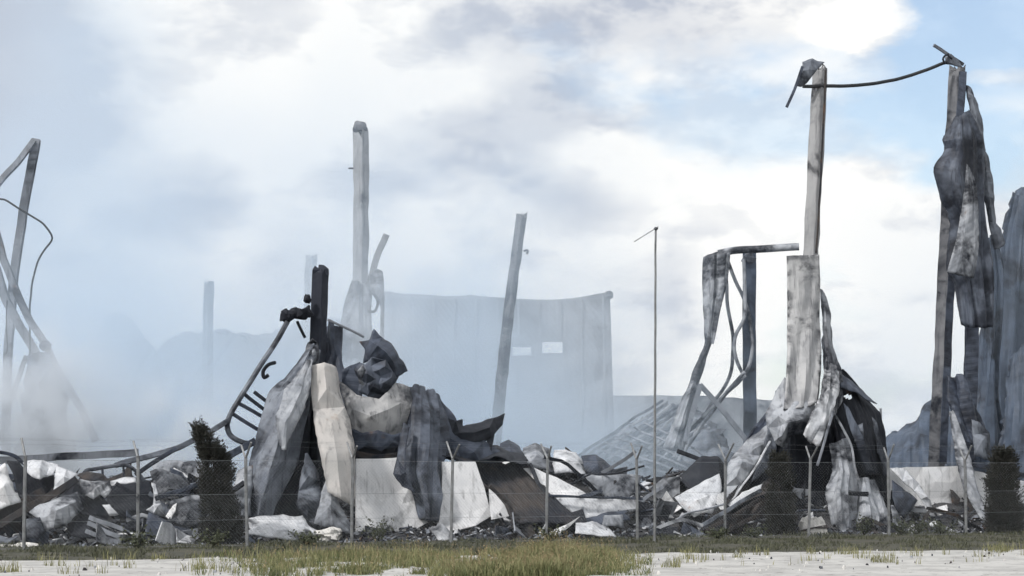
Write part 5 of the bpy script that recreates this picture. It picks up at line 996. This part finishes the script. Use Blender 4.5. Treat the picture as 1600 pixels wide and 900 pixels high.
def place_verge(rng, n):
    x = rng.uniform(-15, 17, n); yn = yroad(x); yf = 50.1 + .504 * x + 2.2
    y = yn + (yf - yn) * rng.random(n); k = clumpk(x, y, .7, 2) + .5 * clumpk(x, y, 2.5, 4)
    keep = k > -.1
    sc_ = .4 + np.clip(k + .1, 0, 1) * 1.4
    return np.stack([x, y, np.full(n, .03), sc_], 1)[keep]
blades('verge_grass', 'low dark green grass and weeds on the verge below the fence', 60000, place_verge, (.035, .13), (.006, .014), 'grass', 1, 1.0)
def place_front(rng, n):
    px = np.concatenate([rng.normal(860, 60, n // 2), rng.normal(640, 160, n // 2)]); px = px[(px > 300) & (px < 1020)]; n = len(px)
    Y = 32.5 + 9.5 * rng.random(n) ** 1.1; x = (px - 800) / F * Y; k = clumpk(x, Y, .9, 8) + .7 * clumpk(x, Y, 3.2, 3)
    core = np.exp(-((px - 868) / 55) ** 2)
    keep = k + .5 * core > .02 + .012 * np.abs(px - 700) / 10 * .25; h = .26 + np.clip(k + .1, 0, 1) * .85 + .55 * core * rng.random(n)
    return np.stack([x, Y, np.full(n, .04), h], 1)[keep]
blades('tall_grass', 'tall yellow-green grass tufts growing over the pale track', 38000, place_front, (.12, .42), (.003, .008), 'dry', 2, .7)
blades('tall_grass', 'greener grass low in the foreground tufts', 40000, place_front, (.08, .3), (.004, .010), 'green', 3, .8)
def seed_heads():
    rng = np.random.default_rng(8); p = place_front(rng, 2600); rnd = random.Random(4); pts = []
    for x, y, z, h in p:
        hh = h * rnd.uniform(.3, .48); lx, ly = rnd.gauss(0, .06), rnd.gauss(0, .06)
        for k in range(7): pts.append(Vector((x + lx + rnd.gauss(0, .012), y + ly + rnd.gauss(0, .012), z + hh - .016 * k)))
    V, Fc = leaf_quads(pts, .022, rnd, .8)
    tag(meshobj('seed_heads', V, Fc, M['seed'], origin=(0, 40, 0)), 'brownish dry seed heads over the foreground grass', 'grass', kind='stuff')
seed_heads()
def place_track(rng, n):
    x = rng.uniform(-11, 13, n); y = yroad(x) - rng.random(n) * 7; k = clumpk(x, y, 1.3, 12) + .6 * clumpk(x, y, 4, 5)
    keep = k > .5; return np.stack([x, y, np.full(n, .05), .5 + k], 1)[keep]
blades('track_grass', 'sparse dry stalks scattered on the pale track', 60000, place_track, (.06, .2), (.004, .008), 'dry', 4, .6)

def stones():
    rnd = random.Random(55); V, Fc, mi = [], [], []
    for i in range(900):
        x = rnd.uniform(-12, 14); y = yroad(x) + .2 - 9 * rnd.random()
        if mn.noise(Vector((x * .8, y * .5, 4))) + .6 * mn.noise(Vector((x * 3, y * 1.5, 9))) < .05: continue
        s_ = .010 + .032 * rnd.random() ** 3; b0 = len(V); a_ = rnd.uniform(0, 6.28)
        for k in range(5): V.append((x + s_ * math.cos(a_ + k * 1.257) * rnd.uniform(.8, 1.5), y + s_ * math.sin(a_ + k * 1.257) * rnd.uniform(.8, 1.3), .045))
        for k in range(5): V.append((x + s_ * .6 * math.cos(a_ + k * 1.257), y + s_ * .6 * math.sin(a_ + k * 1.257), .075 + s_ * rnd.uniform(.5, 1)))
        for k in range(5): Fc.append((b0 + k, b0 + (k + 1) % 5, b0 + 5 + (k + 1) % 5, b0 + 5 + k))
        Fc.append(tuple(b0 + 5 + k for k in range(5))); mi += [rnd.choice((0, 1, 1, 2))] * 6
    o = meshobj('loose_stones', V, Fc, [M['brown'], M['lump'], M['pale']], origin=(0, 40, 0)); o.data.polygons.foreach_set("material_index", mi)
    tag(o, 'loose stones and clods on the pale track', 'stones', kind='stuff')
stones()

# ------------------------------------------------------------------ smoke
def smoke():
    x0, x1, y0, y1, z0, z1 = -34, 40, 42, 135, -1, 27
    V = [(x, y, z) for z in (z0, z1) for y in (y0, y1) for x in (x0, x1)]
    Fc = [(0, 2, 3, 1), (4, 5, 7, 6), (0, 1, 5, 4), (2, 6, 7, 3), (0, 4, 6, 2), (1, 3, 7, 5)]
    m_, nt, B, N, L = newmat('smoke'); nt.nodes.remove(B)
    out = nt.nodes['Material Output']; pv = N("ShaderNodeVolumePrincipled"); L(pv.outputs[0], out.inputs['Volume'])
    pv.inputs['Color'].default_value = (.75, .87, 1.0, 1); pv.inputs['Anisotropy'].default_value = 0
    tc = N("ShaderNodeTexCoord"); sp = N("ShaderNodeSeparateXYZ"); L(tc.outputs['Object'], sp.inputs[0])
    def m(op, a_, b_=0.0, c_=None):
        n = N("ShaderNodeMath"); n.operation = op
        for i, v in enumerate((a_, b_, c_)):
            if v is None: continue
            if isinstance(v, (int, float)): n.inputs[i].default_value = v
            else: L(v, n.inputs[i])
        return n.outputs[0]
    def mr(x, a_, b_, c_, d_):
        n = N("ShaderNodeMapRange"); n.interpolation_type = 'SMOOTHSTEP'; L(x, n.inputs[0])
        for i, v in enumerate((a_, b_, c_, d_)): n.inputs[i + 1].default_value = v
        return n.outputs[0]
    X, Y, Z = sp.outputs
    nz = N("ShaderNodeTexNoise"); nz.inputs['Scale'].default_value = .11; nz.inputs['Detail'].default_value = 2.6; nz.inputs['Roughness'].default_value = .55
    L(tc.outputs['Object'], nz.inputs['Vector'])
    puff = mr(nz.outputs[0], .40, .62, .14, 2.1)
    fz = m('POWER', 2.718, m('DIVIDE', m('MULTIPLY', Z, -1), 5.5))
    fx = m('ADD', mr(X, -3, 8.5, 1.0, .06), mr(X, 13.5, 17, 0, .2))
    fy = m('MULTIPLY', m('ADD', mr(Y, 42.5, 50, 0, .009), mr(Y, 60, 66, 0, .97)), mr(Y, 110, 134, 1, 0))
    dens = m('MULTIPLY', m('MULTIPLY', fz, fx), m('MULTIPLY', fy, puff))
    edge = m('MULTIPLY', mr(Z, 15, 23.5, 1, 0), m('MULTIPLY', mr(X, -33.5, -28, 0, 1), mr(X, 33, 39.5, 1, 0)))
    # the plume rising at the left
    ax = m('ADD', X, m('ADD', 19.5, m('MULTIPLY', Z, .02)))
    rr = m('SQRT', m('ADD', m('POWER', m('DIVIDE', ax, m('ADD', 4.2, m('MULTIPLY', Z, .12))), 2), m('POWER', m('DIVIDE', m('SUBTRACT', Y, 95), 9), 2)))
    plume = m('MULTIPLY', m('MULTIPLY', mr(rr, .15, 1.1, .06, 0), mr(nz.outputs[0], .38, .6, .25, 1.5)), m('MULTIPLY', mr(Z, 22, 26.8, 1, 0), mr(X, -33.5, -28, 0, 1)))
    L(m('ADD', m('ADD', m('MULTIPLY', m('MULTIPLY', dens, edge), .165), 0.0), plume), pv.inputs['Density'])
    me = bpy.data.meshes.new('smoke'); me.from_pydata(V, [], Fc); me.materials.append(m_)
    o = link('smoke', me); tag(o, 'blue-grey smoke drifting behind the wreckage, thickest at the left', 'smoke', kind='stuff')
smoke()
def puff(label, c, r, dens, seed):
    m_, nt, B, N, L = newmat('smoke_puff'); nt.nodes.remove(B); out = nt.nodes['Material Output']
    pv = N("ShaderNodeVolumePrincipled"); L(pv.outputs[0], out.inputs['Volume']); pv.inputs['Color'].default_value = (.90, .945, 1.0, 1)
    tc = N("ShaderNodeTexCoord"); mp = N("ShaderNodeVectorMath"); mp.operation = 'DIVIDE'; L(tc.outputs['Object'], mp.inputs[0]); mp.inputs[1].default_value = r
    nz = N("ShaderNodeTexNoise"); nz.inputs['Scale'].default_value = .8; nz.inputs['Detail'].default_value = 4; ad = N("ShaderNodeVectorMath"); ad.operation = 'ADD'
    L(tc.outputs['Object'], ad.inputs[0]); ad.inputs[1].default_value = (seed * 3.1, seed, 0); L(ad.outputs[0], nz.inputs['Vector'])
    ln = N("ShaderNodeVectorMath"); ln.operation = 'LENGTH'; L(mp.outputs[0], ln.inputs[0])
    f = N("ShaderNodeMapRange"); f.interpolation_type = 'SMOOTHSTEP'; L(ln.outputs[1], f.inputs[0])
    for i, v in enumerate((.1, .98, dens, 0)): f.inputs[i + 1].default_value = v
    g = N("ShaderNodeMapRange"); g.interpolation_type = 'SMOOTHSTEP'; L(nz.outputs[0], g.inputs[0])
    for i, v in enumerate((.38, .64, .12, 1.7)): g.inputs[i + 1].default_value = v
    mu = N("ShaderNodeMath"); mu.operation = 'MULTIPLY'; L(f.outputs[0], mu.inputs[0]); L(g.outputs[0], mu.inputs[1]); L(mu.outputs[0], pv.inputs['Density'])
    V = [(x * r[0], y * r[1], z * r[2]) for z in (-1, 1) for y in (-1, 1) for x in (-1, 1)]
    me = bpy.data.meshes.new('smoke_puff'); me.from_pydata(V, [], [(0, 2, 3, 1), (4, 5, 7, 6), (0, 1, 5, 4), (2, 6, 7, 3), (0, 4, 6, 2), (1, 3, 7, 5)]); me.materials.append(m_)
    tag(link('smoke_puff', me, None, c), label, 'smoke', kind='stuff')
puff('pale smoke round the ragged sheet heap at the left', (-14.4, 63.4, 3.2), (4.4, 2.4, 3.8), 1.0, 1)
puff('pale smoke hanging low behind the left debris', (-10.5, 63.0, 2.2), (6.5, 2.6, 3.0), .6, 2)
puff('blue smoke veiling the right end of the long wall', (3.0, 88.0, 6.0), (7, 7, 8), .07, 5)
puff('thin smoke drifting behind the charred column', (-5.5, 68.0, 5.5), (5, 4, 5), .12, 3)
